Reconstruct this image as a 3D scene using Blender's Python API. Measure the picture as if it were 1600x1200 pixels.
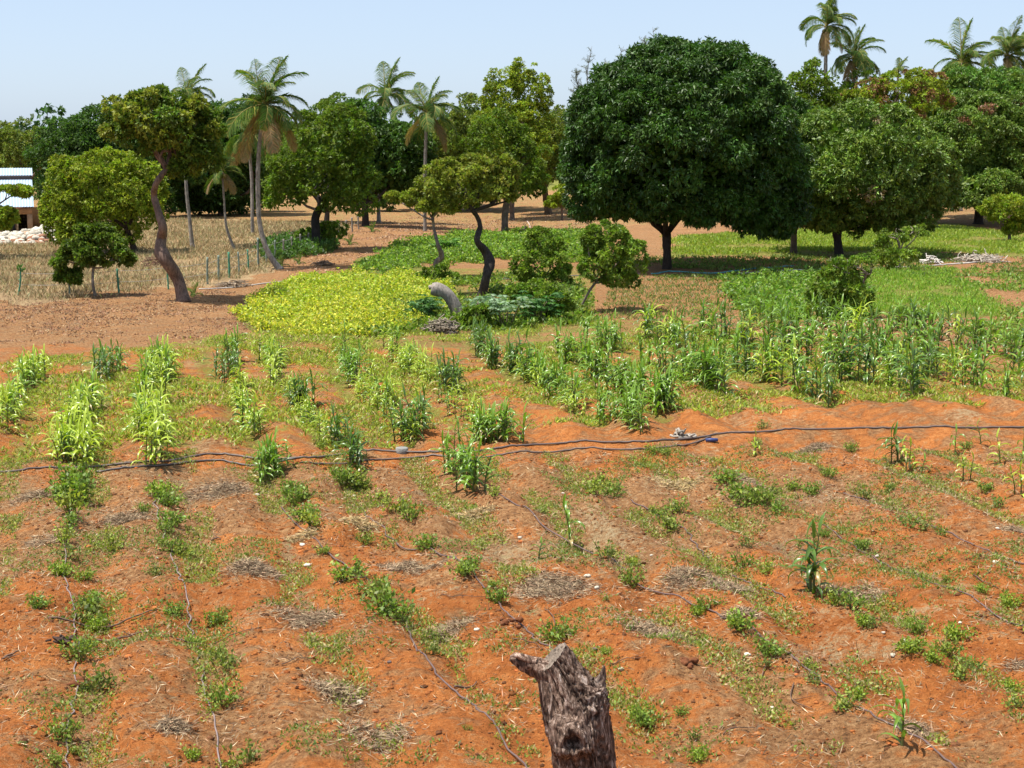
import bpy, math, random
import numpy as np
from mathutils import Vector
R_ = math.radians
rng = np.random.default_rng(7)
random.seed(7)
sc = bpy.context.scene
for o in list(bpy.data.objects):
    bpy.data.objects.remove(o)

# ------------------------------------------------------------------ camera, world, sun, exposure
F = 2537.0                      # focal length in pixels of the 1600 wide photograph
H = 7.3                         # eye height over the field
PITCH = math.atan(399 / F)
cam_d = bpy.data.cameras.new("camera"); cam = bpy.data.objects.new("camera", cam_d)
sc.collection.objects.link(cam); sc.camera = cam
cam_d.sensor_width = 36; cam_d.lens = 36 * F / 1600
cam_d.clip_start = 0.1; cam_d.clip_end = 9000
cam.location = (0, 0, H); cam.rotation_euler = (R_(90) - PITCH, 0, 0)

SUN_EL, SUN_AZ = 70.0, 255.0    # azimuth of the sun, clockwise from +Y (the view direction)
world = bpy.data.worlds.new("World"); sc.world = world; world.use_nodes = True
wn = world.node_tree; wn.nodes.clear()
wo = wn.nodes.new('ShaderNodeOutputWorld'); wb = wn.nodes.new('ShaderNodeBackground')
sky = wn.nodes.new('ShaderNodeTexSky'); sky.sky_type = 'NISHITA'; sky.sun_disc = False
sky.sun_elevation = R_(SUN_EL); sky.sun_rotation = R_(SUN_AZ)
sky.air_density = 0.6; sky.dust_density = 0.9; sky.ozone_density = 3.0; sky.altitude = 0
wb.inputs[1].default_value = 0.108
tn_ = wn.nodes.new('ShaderNodeMix'); tn_.data_type = 'RGBA'; tn_.blend_type = 'MULTIPLY'; tn_.inputs[0].default_value = 1
tn_.inputs[7].default_value = (1.02, .935, .90, 1); wn.links.new(sky.outputs[0], tn_.inputs[6])   # hazy tropical air, less blue
hz_ = wn.nodes.new('ShaderNodeMix'); hz_.data_type = 'RGBA'; hz_.inputs[0].default_value = .62      # even veil of humid haze
hz_.inputs[7].default_value = (2.95, 3.62, 4.40, 1); wn.links.new(tn_.outputs[2], hz_.inputs[6])
wn.links.new(hz_.outputs[2], wb.inputs[0]); wn.links.new(wb.outputs[0], wo.inputs[0])
sun_d = bpy.data.lights.new("sun", 'SUN'); sun = bpy.data.objects.new("sun", sun_d)
sc.collection.objects.link(sun)
sun_d.energy = 4.1; sun_d.angle = R_(0.5); sun_d.color = (1, 0.95, 0.87)
el, az = R_(SUN_EL), R_(SUN_AZ)
sdir = Vector((math.sin(az) * math.cos(el), math.cos(az) * math.cos(el), math.sin(el)))
sun.rotation_euler = sdir.to_track_quat('Z', 'Y').to_euler(); sun.location = (0, 0, 60)
sc.view_settings.view_transform = 'Standard'; sc.view_settings.look = 'None'
sc.view_settings.exposure = 1.0; sc.view_settings.gamma = 1; sc.view_settings.use_curve_mapping = False
sc.render.engine = 'CYCLES'
sc.cycles.max_bounces = 6; sc.cycles.transparent_max_bounces = 4
sc.cycles.use_denoising = True

# ------------------------------------------------------------------ maths helpers
def _hash(i, j, s):
    h = (i * 374761393 + j * 668265263 + s * 1442695041) & 0x7fffffff
    h = ((h ^ (h >> 13)) * 1274126177) & 0x7fffffff
    return ((h ^ (h >> 16)) & 0xffff) / 65535.0
def vnoise(x, y, s=0):
    x = np.asarray(x, float); y = np.asarray(y, float)
    i = np.floor(x).astype(np.int64); j = np.floor(y).astype(np.int64)
    u = x - i; v = y - j; u = u * u * (3 - 2 * u); v = v * v * (3 - 2 * v)
    return ((_hash(i, j, s) * (1 - u) + _hash(i + 1, j, s) * u) * (1 - v)
            + (_hash(i, j + 1, s) * (1 - u) + _hash(i + 1, j + 1, s) * u) * v)
def fbm(x, y, s=0, o=4):
    t = 0; a = 1; n = 0; x = np.asarray(x, float); y = np.asarray(y, float)
    for k in range(o):
        t = t + a * vnoise(x, y, s + k * 17); n += a; a *= 0.5
        x, y = x * 1.97 + y * 0.31, y * 1.97 - x * 0.31
    return t / n
def sstep(a, b, x):
    t = np.clip((x - a) / (b - a), 0, 1); return t * t * (3 - 2 * t)

CP, SP = math.cos(PITCH), math.sin(PITCH)
def proj(x, y, z=0.0):          # world -> photograph pixel
    d = y * CP - (z - H) * SP; u = y * SP + (z - H) * CP
    return 800 + F * x / d, 600 - F * u / d
def ray(px, py):
    a = (px - 800) / F; b = (600 - py) / F
    return a, CP + b * SP, -SP + b * CP
def at(px, py, Y):              # point on the pixel's ray at forward distance Y
    a, b, c = ray(px, py); t = Y / b
    return np.array((a * t, Y, H + c * t))
def pxm(Y):                     # metres per photograph pixel near distance Y
    return Y / F * 1.01

HOSE = [(-60, 756), (0, 752), (80, 745), (150, 742), (250, 735), (330, 722), (400, 726), (470, 730), (530, 722), (590, 716), (700, 718), (780, 712),
        (850, 706), (950, 704), (1020, 703), (1100, 694), (1150, 688), (1250, 682), (1400, 680), (1500, 680), (1700, 678)]
_hx = np.array([p[0] for p in HOSE], float); _hy = np.array([p[1] for p in HOSE], float)
MOUNDS = []
def gh(x, y):                   # height of the ground
    x = np.asarray(x, float); y = np.asarray(y, float)
    near = 1 - sstep(38, 56, y); far = 1 - sstep(70, 140, y)
    px = 800 + F * x / np.maximum(y, 4.0)
    hy = np.interp(px, _hx, _hy); hd = H / np.tan(PITCH + np.arctan((hy - 600) / F))
    step = sstep(-1.3, 0.2, y - hd) * (1 - sstep(0, 14, y - hd))
    X0 = x + 0.25 * y
    calm = 1 - .75 * np.exp(-((y - hd) / .9) ** 2)
    bed = np.cos((X0 - 1.34) / 1.75 * 2 * math.pi + 2.0 * (vnoise(x * .3, y * .3, 9) - .5))
    z = 0.16 * (fbm(x * .75, y * .6, 3, 3) - .5) * near * 2 * calm
    z = z - (0.085 * bed + .03 * np.maximum(bed, 0) ** 3) * near * calm
    z = z + 0.10 * sstep(.55, .85, fbm(x * 1.1, y * .55, 41, 2)) * near * calm
    z = z + 0.17 * step
    z = z + 0.10 * (fbm(x * 3.1, y * 3.1, 11, 4) - .5) * near * calm
    z = z + (0.050 * (fbm(x * 9, y * 9, 71, 3) - .5)) * near
    z = z + 0.10 * (fbm(x * .6, y * .6, 5, 3) - .5) * (1 - near) * far * 2
    z = z + 0.5 * (fbm(x * .05, y * .05, 8, 2) - .5) * sstep(80, 130, y) * 2
    return z
def ghs(x, y): return float(gh(x, y))
def gp(px, py):                 # pixel -> point on the ground
    a, b, c = ray(px, py); z = 0.0
    for _ in range(5):
        t = (z - H) / c; z = ghs(a * t, b * t)
    return np.array((a * t, b * t, z))
def gpf(px, py):
    px = np.asarray(px, float); py = np.asarray(py, float)
    a = (px - 800) / F; b = (600 - py) / F
    t = -H / (-SP + b * CP); return a * t, (CP + b * SP) * t
def inpoly(px, py, poly):
    r = np.zeros(np.shape(px), bool); n = len(poly)
    for i in range(n):
        x1, y1 = poly[i]; x2, y2 = poly[(i + 1) % n]
        c = ((y1 > py) != (y2 > py)) & (px < (x2 - x1) * (py - y1) / ((y2 - y1) or 1e-9) + x1)
        r ^= c
    return r

# ------------------------------------------------------------------ mesh helpers
class MB:
    """Collects vertices, quads/tris, a colour per vertex and a material index per face."""
    def __init__(s): s.v = []; s.f = []; s.c = []; s.m = []; s.n = 0
    def add(s, V, Fc, col, mi=0):
        V = np.asarray(V, float).reshape(-1, 3); Fc = np.asarray(Fc, int)
        if Fc.shape[1] == 3: Fc = np.concatenate([Fc, -np.ones((len(Fc), 1), int) - s.n], 1)
        col = np.asarray(col, float)
        if col.ndim == 1: col = np.tile(col, (len(V), 1))
        s.v.append(V); s.f.append(Fc + s.n); s.c.append(col[:, :3]); s.m.append(np.full(len(Fc), mi)); s.n += len(V)
    def mesh(s, name, mats, smooth=False):
        V = np.concatenate(s.v); Fc = np.concatenate(s.f); C = np.concatenate(s.c); M = np.concatenate(s.m)
        me = bpy.data.meshes.new(name)
        me.vertices.add(len(V)); me.vertices.foreach_set("co", V.astype(np.float32).ravel())
        tri = Fc[:, 3] < 0
        cnt = np.where(tri, 3, 4); start = np.concatenate([[0], np.cumsum(cnt)[:-1]])
        flat = Fc.ravel(); flat = flat[flat >= 0]
        me.loops.add(len(flat)); me.loops.foreach_set("vertex_index", flat.astype(np.int32))
        me.polygons.add(len(Fc)); me.polygons.foreach_set("loop_start", start.astype(np.int32))
        me.polygons.foreach_set("loop_total", cnt.astype(np.int32))
        me.polygons.foreach_set("material_index", M.astype(np.int32))
        if smooth: me.polygons.foreach_set("use_smooth", np.ones(len(Fc), bool))
        me.update(calc_edges=True)
        ca = me.color_attributes.new("tint", 'FLOAT_COLOR', 'POINT')
        ca.data.foreach_set("color", np.concatenate([C, np.ones((len(C), 1))], 1).astype(np.float32).ravel())
        for m in (mats if isinstance(mats, (list, tuple)) else [mats]): me.materials.append(m)
        me.validate()
        return me

def link(name, me, parent=None, loc=None):
    o = bpy.data.objects.new(name, me); sc.collection.objects.link(o)
    if parent is not None: o.parent = parent
    if loc is not None: o.location = loc
    return o
def tag(o, label=None, cat=None, group=None, kind=None):
    if label: o["label"] = label
    if cat: o["category"] = cat
    if group: o["group"] = group
    if kind: o["kind"] = kind
    return o
def empty(name, loc, label, cat, group=None):
    o = bpy.data.objects.new(name, None); sc.collection.objects.link(o); o.location = loc
    o.empty_display_size = .2
    return tag(o, label, cat, group)

def unit(v): return v / np.maximum(np.linalg.norm(v, axis=-1, keepdims=True), 1e-9)
def rdir(n): return unit(rng.normal(size=(n, 3)))
def leaves(mb, P, D, L, W, col, fold=.25, mi=0, curl=0.0):
    """Diamond leaves: base P, direction D, length L, width W, colour per leaf."""
    n = len(P); D = unit(D); L = np.broadcast_to(L, (n,))[:, None]; W = np.broadcast_to(W, (n,))[:, None]
    S = unit(np.cross(D, rdir(n))); N = np.cross(S, D)
    mid = P + D * L * .45 + N * L * fold * .3
    A = mid + S * W * .5; B = mid - S * W * .5; T = P + D * L; T[:, 2] -= L[:, 0] * curl
    V = np.stack([P, A, T, B], 1).reshape(-1, 3)
    Fc = np.arange(4 * n).reshape(n, 4)
    col = np.asarray(col, float)
    if col.ndim == 1: col = np.tile(col, (n, 1))
    mb.add(V, Fc, np.repeat(col, 4, axis=0), mi)
def vary(base, n, v=.25, hue=.12, alt=None, altp=0.0):
    c = np.tile(np.array(base, float), (n, 1)) * (1 + v * rng.normal(size=(n, 1)).clip(-2, 2))
    c[:, 0] *= 1 + hue * rng.normal(size=n).clip(-2, 2)
    if alt is not None:
        k = rng.random(n) < altp; c[k] = np.array(alt) * (1 + .2 * rng.normal(size=(k.sum(), 1)).clip(-2, 2))
    return c.clip(.003, .9)
def tube(mb, pts, rad, col, seg=8, mi=0, rough=0.0, cap=True, freq=3.0):
    pts = np.asarray(pts, float); n = len(pts); rad = np.broadcast_to(rad, (n,))
    T = np.gradient(pts, axis=0); T = unit(T)
    up = np.array((0, 1.0, 0)) if abs(T[:, 1]).mean() < .8 else np.array((0, 0, 1.0))
    A = unit(np.cross(T, up)); B = np.cross(T, A)
    th = np.linspace(0, 2 * math.pi, seg, endpoint=False)
    rr = rad[:, None] * np.ones((1, seg))
    if rough:
        s = np.concatenate([[0], np.cumsum(np.linalg.norm(np.diff(pts, axis=0), axis=1))])
        rr = rr * (1 + rough * 2 * (fbm(np.cos(th)[None, :] * 1.5 + 9 + s[:, None] * freq, np.sin(th)[None, :] * 1.5 + s[:, None] * freq * .7, int(abs(pts[0, 0] * 7)) % 97, 3) - .5))
    V = pts[:, None, :] + rr[:, :, None] * (np.cos(th)[None, :, None] * A[:, None, :] + np.sin(th)[None, :, None] * B[:, None, :])
    i = np.arange(n - 1)[:, None]; j = np.arange(seg)[None, :]; j2 = (j + 1) % seg
    Fc = np.stack([i * seg + j, i * seg + j2, (i + 1) * seg + j2, (i + 1) * seg + j], -1).reshape(-1, 4)
    V = V.reshape(-1, 3)
    if cap:
        V = np.concatenate([V, pts[:1], pts[-1:]]); c0 = n * seg; c1 = c0 + 1
        j = np.arange(seg); j2 = (j + 1) % seg
        t = np.concatenate([np.stack([np.full(seg, c0), j2, j, j2 * 0 - 10**9], -1), np.stack([np.full(seg, c1), (n - 1) * seg + j, (n - 1) * seg + j2, j * 0 - 10**9], -1)])
        Fc = np.concatenate([Fc, t])
    mb.add(V, Fc, col, mi)
def smooth_path(pts, n):
    pts = np.asarray(pts, float)
    if len(pts) < 3:
        t = np.linspace(0, 1, n)[:, None]; return pts[0] * (1 - t) + pts[-1] * t
    P = np.concatenate([2 * pts[:1] - pts[1:2], pts, 2 * pts[-1:] - pts[-2:-1]]); m = len(pts) - 1
    out = []
    for u in np.linspace(0, m - 1e-6, n):
        k = int(u); t = u - k; a, b, c, d = P[k:k + 4]
        out.append(.5 * ((2 * b) + (c - a) * t + (2 * a - 5 * b + 4 * c - d) * t * t + (3 * b - a - 3 * c + d) * t ** 3))
    return np.array(out)
def blob_rock(mb, c, r, col, seed, mi=0, flat=.7, sub=1):
    """Irregular stone or clod: noisy sphere of 5x8 rings."""
    nu, nv = (5, 8) if sub == 0 else (8, 12)
    u = np.linspace(0, math.pi, nu); v = np.linspace(0, 2 * math.pi, nv, endpoint=False)
    U, Vv = np.meshgrid(u, v, indexing='ij')
    d = np.stack([np.sin(U) * np.cos(Vv), np.sin(U) * np.sin(Vv), np.cos(U)], -1)
    k = 1 + .55 * (fbm(d[..., 0] * 1.4 + seed * 3.7, d[..., 1] * 1.4 + d[..., 2] * 1.3 + seed, seed % 91, 3) - .5) * 2
    V = (d * k[..., None] * np.array((r, r * (.7 + .3 * ((seed * 37) % 10) / 10), r * flat)) + np.array(c)).reshape(-1, 3)
    i = np.arange(nu - 1)[:, None]; j = np.arange(nv)[None, :]; j2 = (j + 1) % nv
    Fc = np.stack([i * nv + j, (i + 1) * nv + j, (i + 1) * nv + j2, i * nv + j2], -1).reshape(-1, 4)
    mb.add(V, Fc, col, mi)

# ------------------------------------------------------------------ materials
def mat(name):
    m = bpy.data.materials.new(name); m.use_nodes = True; nt = m.node_tree; nt.nodes.clear()
    o = nt.nodes.new('ShaderNodeOutputMaterial'); b = nt.nodes.new('ShaderNodeBsdfPrincipled')
    nt.links.new(b.outputs[0], o.inputs[0]); return m, nt, b, o
def N(nt, t, **k):
    n = nt.nodes.new(t)
    for a, v in k.items(): setattr(n, a, v)
    return n
def noise_node(nt, scale, detail=4, rough=.55, vec=None, dist=0):
    n = N(nt, 'ShaderNodeTexNoise'); n.inputs['Scale'].default_value = scale; n.inputs['Detail'].default_value = detail
    n.inputs['Roughness'].default_value = rough; n.inputs['Distortion'].default_value = dist
    if vec is not None: nt.links.new(vec, n.inputs['Vector'])
    return n.outputs['Fac']
def ramp(nt, f, *stops):
    r = N(nt, 'ShaderNodeValToRGB'); nt.links.new(f, r.inputs[0]); e = r.color_ramp.elements
    while len(e) < len(stops): e.new(.5)
    for x, (p, c) in zip(e, stops):
        x.position = p; x.color = (c[0], c[1], c[2], 1) if hasattr(c, '__len__') else (c, c, c, 1)
    return r.outputs[0]
def mixc(nt, f, a, b, mode='MIX'):
    m = N(nt, 'ShaderNodeMix', data_type='RGBA', blend_type=mode)
    for sock, v in ((m.inputs[0], f), (m.inputs[6], a), (m.inputs[7], b)):
        if hasattr(v, 'is_linked'): nt.links.new(v, sock)
        elif hasattr(v, '__len__'): sock.default_value = (*v, 1)
        else: sock.default_value = v
    return m.outputs[2]
def mth(nt, op, a, b=0.0, clamp=False):
    m = N(nt, 'ShaderNodeMath', operation=op, use_clamp=clamp)
    for s, v in ((m.inputs[0], a), (m.inputs[1], b)):
        if hasattr(v, 'is_linked'): nt.links.new(v, s)
        else: s.default_value = v
    return m.outputs[0]
def bump(nt, b, h, strength, dist, prev=None):
    n = N(nt, 'ShaderNodeBump'); n.inputs['Strength'].default_value = strength; n.inputs['Distance'].default_value = dist
    nt.links.new(h, n.inputs['Height'])
    if prev is not None: nt.links.new(prev, n.inputs['Normal'])
    if b is not None: nt.links.new(n.outputs[0], b.inputs['Normal'])
    return n.outputs[0]
def attr(nt, name="tint"): return N(nt, 'ShaderNodeAttribute', attribute_name=name).outputs['Color']
def pos(nt): return N(nt, 'ShaderNodeNewGeometry').outputs['Position']

def leaf_material(name, rough=.42, trans=.3, spec=.5):
    m, nt, b, o = mat(name); c = attr(nt)
    nt.links.new(c, b.inputs['Base Color']); b.inputs['Roughness'].default_value = rough
    b.inputs['Specular IOR Level'].default_value = spec
    t = N(nt, 'ShaderNodeBsdfTranslucent')
    nt.links.new(mixc(nt, 1.0, c, (1.15, 1.35, .55), 'MULTIPLY'), t.inputs[0])
    mx = N(nt, 'ShaderNodeMixShader'); mx.inputs[0].default_value = trans
    nt.links.new(b.outputs[0], mx.inputs[1]); nt.links.new(t.outputs[0], mx.inputs[2]); nt.links.new(mx.outputs[0], o.inputs[0])
    return m
def rough_material(name, rough=.85, bscale=30, bstr=.5, bdist=.02, vlo=.65, vhi=1.25, vscale=8, spec=.2):
    m, nt, b, o = mat(name); p = pos(nt)
    n1 = noise_node(nt, vscale, 5, .6, p)
    nt.links.new(mixc(nt, 1.0, attr(nt), ramp(nt, n1, (.3, vlo), (.7, vhi)), 'MULTIPLY'), b.inputs['Base Color'])
    b.inputs['Roughness'].default_value = rough; b.inputs['Specular IOR Level'].default_value = spec
    bump(nt, b, noise_node(nt, bscale, 6, .65, p), bstr, bdist); return m
def bark_material(name, zs=4.0, scale=14, strength=1.0, dist=.03, dark=.45):
    m, nt, b, o = mat(name); p = pos(nt)
    mp = N(nt, 'ShaderNodeMapping'); mp.inputs['Scale'].default_value = (1, 1, 1 / zs); nt.links.new(p, mp.inputs[0])
    n1 = noise_node(nt, scale, 8, .7, mp.outputs[0], .6); n2 = noise_node(nt, 2.5, 3, .5, p)
    c = mixc(nt, 1.0, attr(nt), ramp(nt, n1, (.33, dark), (.62, 1.25)), 'MULTIPLY')
    c = mixc(nt, 1.0, c, ramp(nt, n2, (.3, .75), (.7, 1.2)), 'MULTIPLY')
    nt.links.new(c, b.inputs['Base Color']); b.inputs['Roughness'].default_value = .9; b.inputs['Specular IOR Level'].default_value = .15
    bump(nt, b, n1, strength, dist); return m
M_leaf = leaf_material("foliage", .55, .36, .28)
M_glossy = leaf_material("mango_foliage", .5, .2, .42)
M_maize = leaf_material("maize_leaf", .32, .30, .6)
M_crop = leaf_material("crop_leaf", .5, .38, .35)
M_dry = rough_material("dry_stalks", .8, 20, .2, .01, .8, 1.15, 5)
M_bark = bark_material("bark")
M_wood = rough_material("grey_wood", .9, 40, .8, .02, .6, 1.2, 12)
M_stone = rough_material("pale_stone", .85, 25, .6, .03, .75, 1.15, 9)
M_clod = rough_material("soil_clod", .95, 40, .8, .02, .75, 1.2, 12, .1)
M_plastic = rough_material("hose_plastic", .5, 30, .15, .003, .75, 1.2, 3, .4)
M_post = rough_material("painted_post", .75, 25, .4, .01, .6, 1.2, 7)

def ground_material():
    m, nt, b, o = mat("soil"); p = pos(nt)
    z = N(nt, 'ShaderNodeSeparateColor'); nt.links.new(attr(nt, "zone"), z.inputs[0])
    G, S, Rr = z.outputs[0], z.outputs[1], z.outputs[2]
    z2 = N(nt, 'ShaderNodeSeparateColor'); nt.links.new(attr(nt, "zone_b"), z2.inputs[0])
    LT, RW, PL = z2.outputs[0], z2.outputs[1], z2.outputs[2]
    n_big = noise_node(nt, .35, 4, .6, p); n_mid = noise_node(nt, 1.6, 5, .62, p, .4); n_f = noise_node(nt, 9, 6, .7, p, .3); n_ff = noise_node(nt, 45, 5, .7, p)
    red = ramp(nt, mth(nt, 'ADD', mth(nt, 'MULTIPLY', n_mid, .6), mth(nt, 'MULTIPLY', n_f, .4)), (.32, (.24, .074, .022)), (.5, (.47, .158, .042)), (.66, (.64, .268, .085)))
    dull = ramp(nt, n_f, (.33, (.20, .095, .042)), (.5, (.38, .190, .080)), (.66, (.54, .315, .150)))
    pale = ramp(nt, n_f, (.3, (.30, .20, .10)), (.5, (.42, .30, .16)), (.68, (.52, .39, .23)))
    green = ramp(nt, n_f, (.3, (.10, .12, .025)), (.5, (.20, .235, .045)), (.7, (.34, .34, .09)))
    k = mth(nt, 'ADD', Rr, mth(nt, 'MULTIPLY', mth(nt, 'SUBTRACT', n_mid, .5), 2.6))
    c = mixc(nt, ramp(nt, k, (.35, 0), (.65, 1)), dull, red)
    def lay(c, col, mask, w=2.2):
        q = mth(nt, 'ADD', mask, mth(nt, 'MULTIPLY', mth(nt, 'SUBTRACT', mth(nt, 'ADD', mth(nt, 'MULTIPLY', n_mid, .45), mth(nt, 'MULTIPLY', n_f, .55)), .5), w))
        return mixc(nt, mth(nt, 'MULTIPLY', ramp(nt, q, (.42, 0), (.7, 1)), .88), c, col)
    litter = ramp(nt, n_ff, (.37, (.12, .072, .038)), (.5, (.31, .205, .11)), (.63, (.56, .42, .24)))
    c = lay(c, litter, LT); c = lay(c, pale, S); c = lay(c, green, G)
    sp = ramp(nt, n_ff, (.34, .45), (.44, .98), (.60, 1.0), (.68, 1.4))
    c = mixc(nt, 1.0, c, sp, 'MULTIPLY')
    n_c = noise_node(nt, 21, 6, .75, p, .5)
    c = mixc(nt, 1.0, c, ramp(nt, n_c, (.34, .42), (.43, .95), (.60, 1.03), (.70, 1.35)), 'MULTIPLY')
    c = mixc(nt, 1.0, c, ramp(nt, n_big, (.3, .88), (.7, 1.1)), 'MULTIPLY')
    nt.links.new(c, b.inputs['Base Color']); b.inputs['Roughness'].default_value = .95; b.inputs['Specular IOR Level'].default_value = .1
    n1 = bump(nt, None, n_f, 1.0, .14); n1 = bump(nt, None, n_c, 1.0, .05, n1); bump(nt, b, n_ff, 1.0, .03, n1)
    return m
M_soil = ground_material()

# ------------------------------------------------------------------ ground
YB = [(365, 495), (400, 468), (470, 438), (560, 432), (640, 436), (690, 442), (705, 475), (640, 515), (560, 527), (470, 524), (400, 515)]       # yellow bed
GB = [(548, 428), (575, 405), (640, 382), (720, 366), (800, 360), (925, 356), (945, 385), (930, 410), (800, 405), (700, 412), (620, 425)]        # pale green bed
SB = [(955, 440), (1120, 436), (1148, 497), (935, 503)]                                                                                           # seedling bed
BB = [(1122, 436), (1250, 430), (1345, 432), (1352, 500), (1160, 500)]                                                                            # bean bed
RB = [(1345, 425), (1480, 420), (1545, 470), (1560, 492), (1460, 497), (1352, 492)]                                                               # bright bed
LAWN = [(1050, 372), (1250, 362), (1500, 352), (1620, 365), (1620, 398), (1300, 396), (1050, 402)]
DRYG = [(-400, 345), (230, 345), (560, 352), (480, 395), (430, 420), (320, 446), (200, 458), (60, 470), (-400, 480)]
WEED = [(-300, 545), (80, 560), (330, 525), (520, 520), (740, 500), (960, 500), (1620, 560), (1700, 640), (1240, 640), (1000, 672), (860, 668), (640, 690), (480, 705), (330, 705), (200, 712), (0, 735), (-300, 740)]
HEAPS = [(335, 772, 85, 'g'), (200, 812, 70, 'g'), (400, 888, 80, 'g'), (482, 972, 95, 'g'), (562, 828, 62, 'y'), (742, 806, 64, 'y'), (652, 888, 100, 'g'), (535, 1092, 95, 'g'), (600, 1160, 95, 'g'),
         (705, 985, 75, 'g'), (862, 922, 105, 'g'), (1058, 762, 72, 'y'), (1082, 900, 85, 'g'), (1135, 918, 70, 'g'), (1025, 990, 115, 'g'), (1335, 935, 95, 'g'), (1592, 830, 55, 'g'), (1598, 1035, 50, 'g'),
         (70, 845, 45, 'g'), (268, 1135, 60, 'g'), (1155, 960, 50, 'g'), (850, 905, 60, 'g'), (470, 842, 46, 'y'), (1275, 700, 50, 'g'), (1180, 760, 70, 'g'), (1430, 1140, 60, 'g'), (60, 775, 60, 'g')]
def build_ground():
    yr = np.concatenate([np.linspace(-60, 10, 15), np.linspace(11, 16.8, 30), np.arange(17, 46, .052), 46 + np.cumsum(np.linspace(.055, .5, 260)), ])
    y = list(yr); st = .6
    while y[-1] < 7000: y.append(y[-1] + st); st *= 1.09
    Y = np.array(y)
    t = np.concatenate([-np.geomspace(.5, 40, 24)[::-1], np.linspace(-.48, .48, 500), np.geomspace(.5, 40, 24)])
    YY, TT = np.meshgrid(Y, t, indexing='ij'); XX = TT * np.maximum(YY, 14) ; XX = np.clip(XX, -7000, 7000)
    edge = np.abs(TT) > .49; XX = XX + edge * np.sign(TT) * 0
    Z = gh(XX, YY)
    V = np.stack([XX, YY, Z], -1).reshape(-1, 3); ny, nx = YY.shape
    i = np.arange(ny - 1)[:, None]; j = np.arange(nx - 1)[None, :]
    Fc = np.stack([i * nx + j, i * nx + j + 1, (i + 1) * nx + j + 1, (i + 1) * nx + j], -1).reshape(-1, 4)
    mb = MB(); mb.add(V, Fc, (1, 1, 1)); me = mb.mesh("ground", M_soil, True)
    X, Yv = V[:, 0], V[:, 1]; ok = Yv > 12
    px = np.where(ok, 800 + F * X / np.maximum(Yv, 1) * .99, -9999); py = 600 + F * np.tan(np.arctan2(H, np.maximum(Yv, 1)) - PITCH)
    # jitter the zone borders
    jx = (fbm(X * .4, Yv * .25, 21, 3) - .5) * 70; jy = (fbm(X * .4, Yv * .25, 22, 3) - .5) * 22
    qx, qy = px + jx, py + jy
    G = np.zeros(len(X)); S = np.zeros(len(X)); Rd = np.full(len(X), .95); LT = np.zeros(len(X))
    Rd = np.where(qy < 540, -.12, Rd); Rd = np.where((qy >= 540) & (py < 730), .55, Rd)
    Rd = np.where((qy < 430) & (px > 440), .12, Rd)
    S = np.where(inpoly(qx, qy, DRYG), .9, S)
    G = np.where(inpoly(qx, qy, WEED), .52 + .3 * (fbm(X * .35, Yv * .35, 31, 2) - .5), G)
    G = np.where(inpoly(qx, qy, YB), .9, G); G = np.where(inpoly(qx, qy, GB), .8, G)
    G = np.where(inpoly(px, py, BB), .8, G); G = np.where(inpoly(qx, py, RB), .9, G)
    G = np.where(inpoly(qx, qy, LAWN), .72, G)
    G = np.where((qy > 385) & (qy < 500) & (px > 1150) & ~inpoly(px, py, SB) & (G < .1), .25, G)
    S = np.where((qy > 385) & (qy < 500) & (px > 1150) & (G < .5), .35, S)
    G = np.where((px > 600) & (px < 930) & (py > 420) & (py < 520), np.maximum(G, .6), G)
    sb = inpoly(px, py, SB); G = np.where(sb, .22, G); S = np.where(sb, .35, S); Rd = np.where(sb, .2, Rd)
    LT = np.where((py > 735), .30 + .9 * (fbm(X * .5, Yv * .5, 51, 3) - .5), LT); Rd = np.where(py > 735, .38 + .34 * sstep(780, 1050, py) + 1.1 * (fbm(X * .33, Yv * .33, 52, 3) - .5), Rd)
    LT = np.where((py < 560) & (S < .2) & (G < .3), .45, LT)
    LT = np.where((py >= 560) & (py <= 735), .12, LT)
    S = np.where(py > 560, np.maximum(S, .30 + 1.0 * (fbm(X * .7, Yv * .5, 91, 3) - .55) - .18 * sstep(950, 1200, py)), S)
    furrow = np.clip(np.cos((X + .25 * Yv - 1.34) / 1.75 * 2 * math.pi + 2.0 * (vnoise(X * .3, Yv * .3, 9) - .5)), 0, 1) ** 1.5
    fr = furrow * (py > 720) * (fbm(X * .8, Yv * .5, 93, 3) - .18)
    G = np.maximum(G, .62 * fr * (py > 735)); LT = np.maximum(LT, 1.15 * fr); S = np.maximum(S, .8 * fr * (fbm(X * .9, Yv * .9, 95, 2)))
    G = np.where((py <= 735) & (py > 545), G * (.72 + .5 * furrow), G)
    nz = fbm(X * 1.6, Yv * 1.6, 13, 3)
    for hx, hy, hw, _ in HEAPS:
        c = gp(hx, hy); r = hw * pxm(c[1]) * .95
        d = np.hypot((X - c[0]) * .85, (Yv - c[1])) * (1 + 1.1 * (nz - .5)); LT = np.maximum(LT, .50 * (1 - sstep(r * .2, r * 1.3, d)))
    G = np.where((py < 350) & (S < .2) & (G < .2), .42, G); S = np.where((py < 350) & (S < .3), .45, S)
    far = Yv > 200; S = np.where(far, .3, S); G = np.where(far, .9, G); Rd = np.where(far, -.2, Rd)
    for nm, ch in (("zone", (G, S, Rd)), ("zone_b", (LT, LT * 0, LT * 0))):
        ca = me.color_attributes.new(nm, 'FLOAT_COLOR', 'POINT')
        ca.data.foreach_set("color", np.stack([*ch, np.ones(len(X))], 1).clip(-.5, 1).astype(np.float32).ravel())
    return tag(link("ground", me), "red soil field with weedy and dry grass stretches", None, None, "structure")
build_ground()

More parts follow.
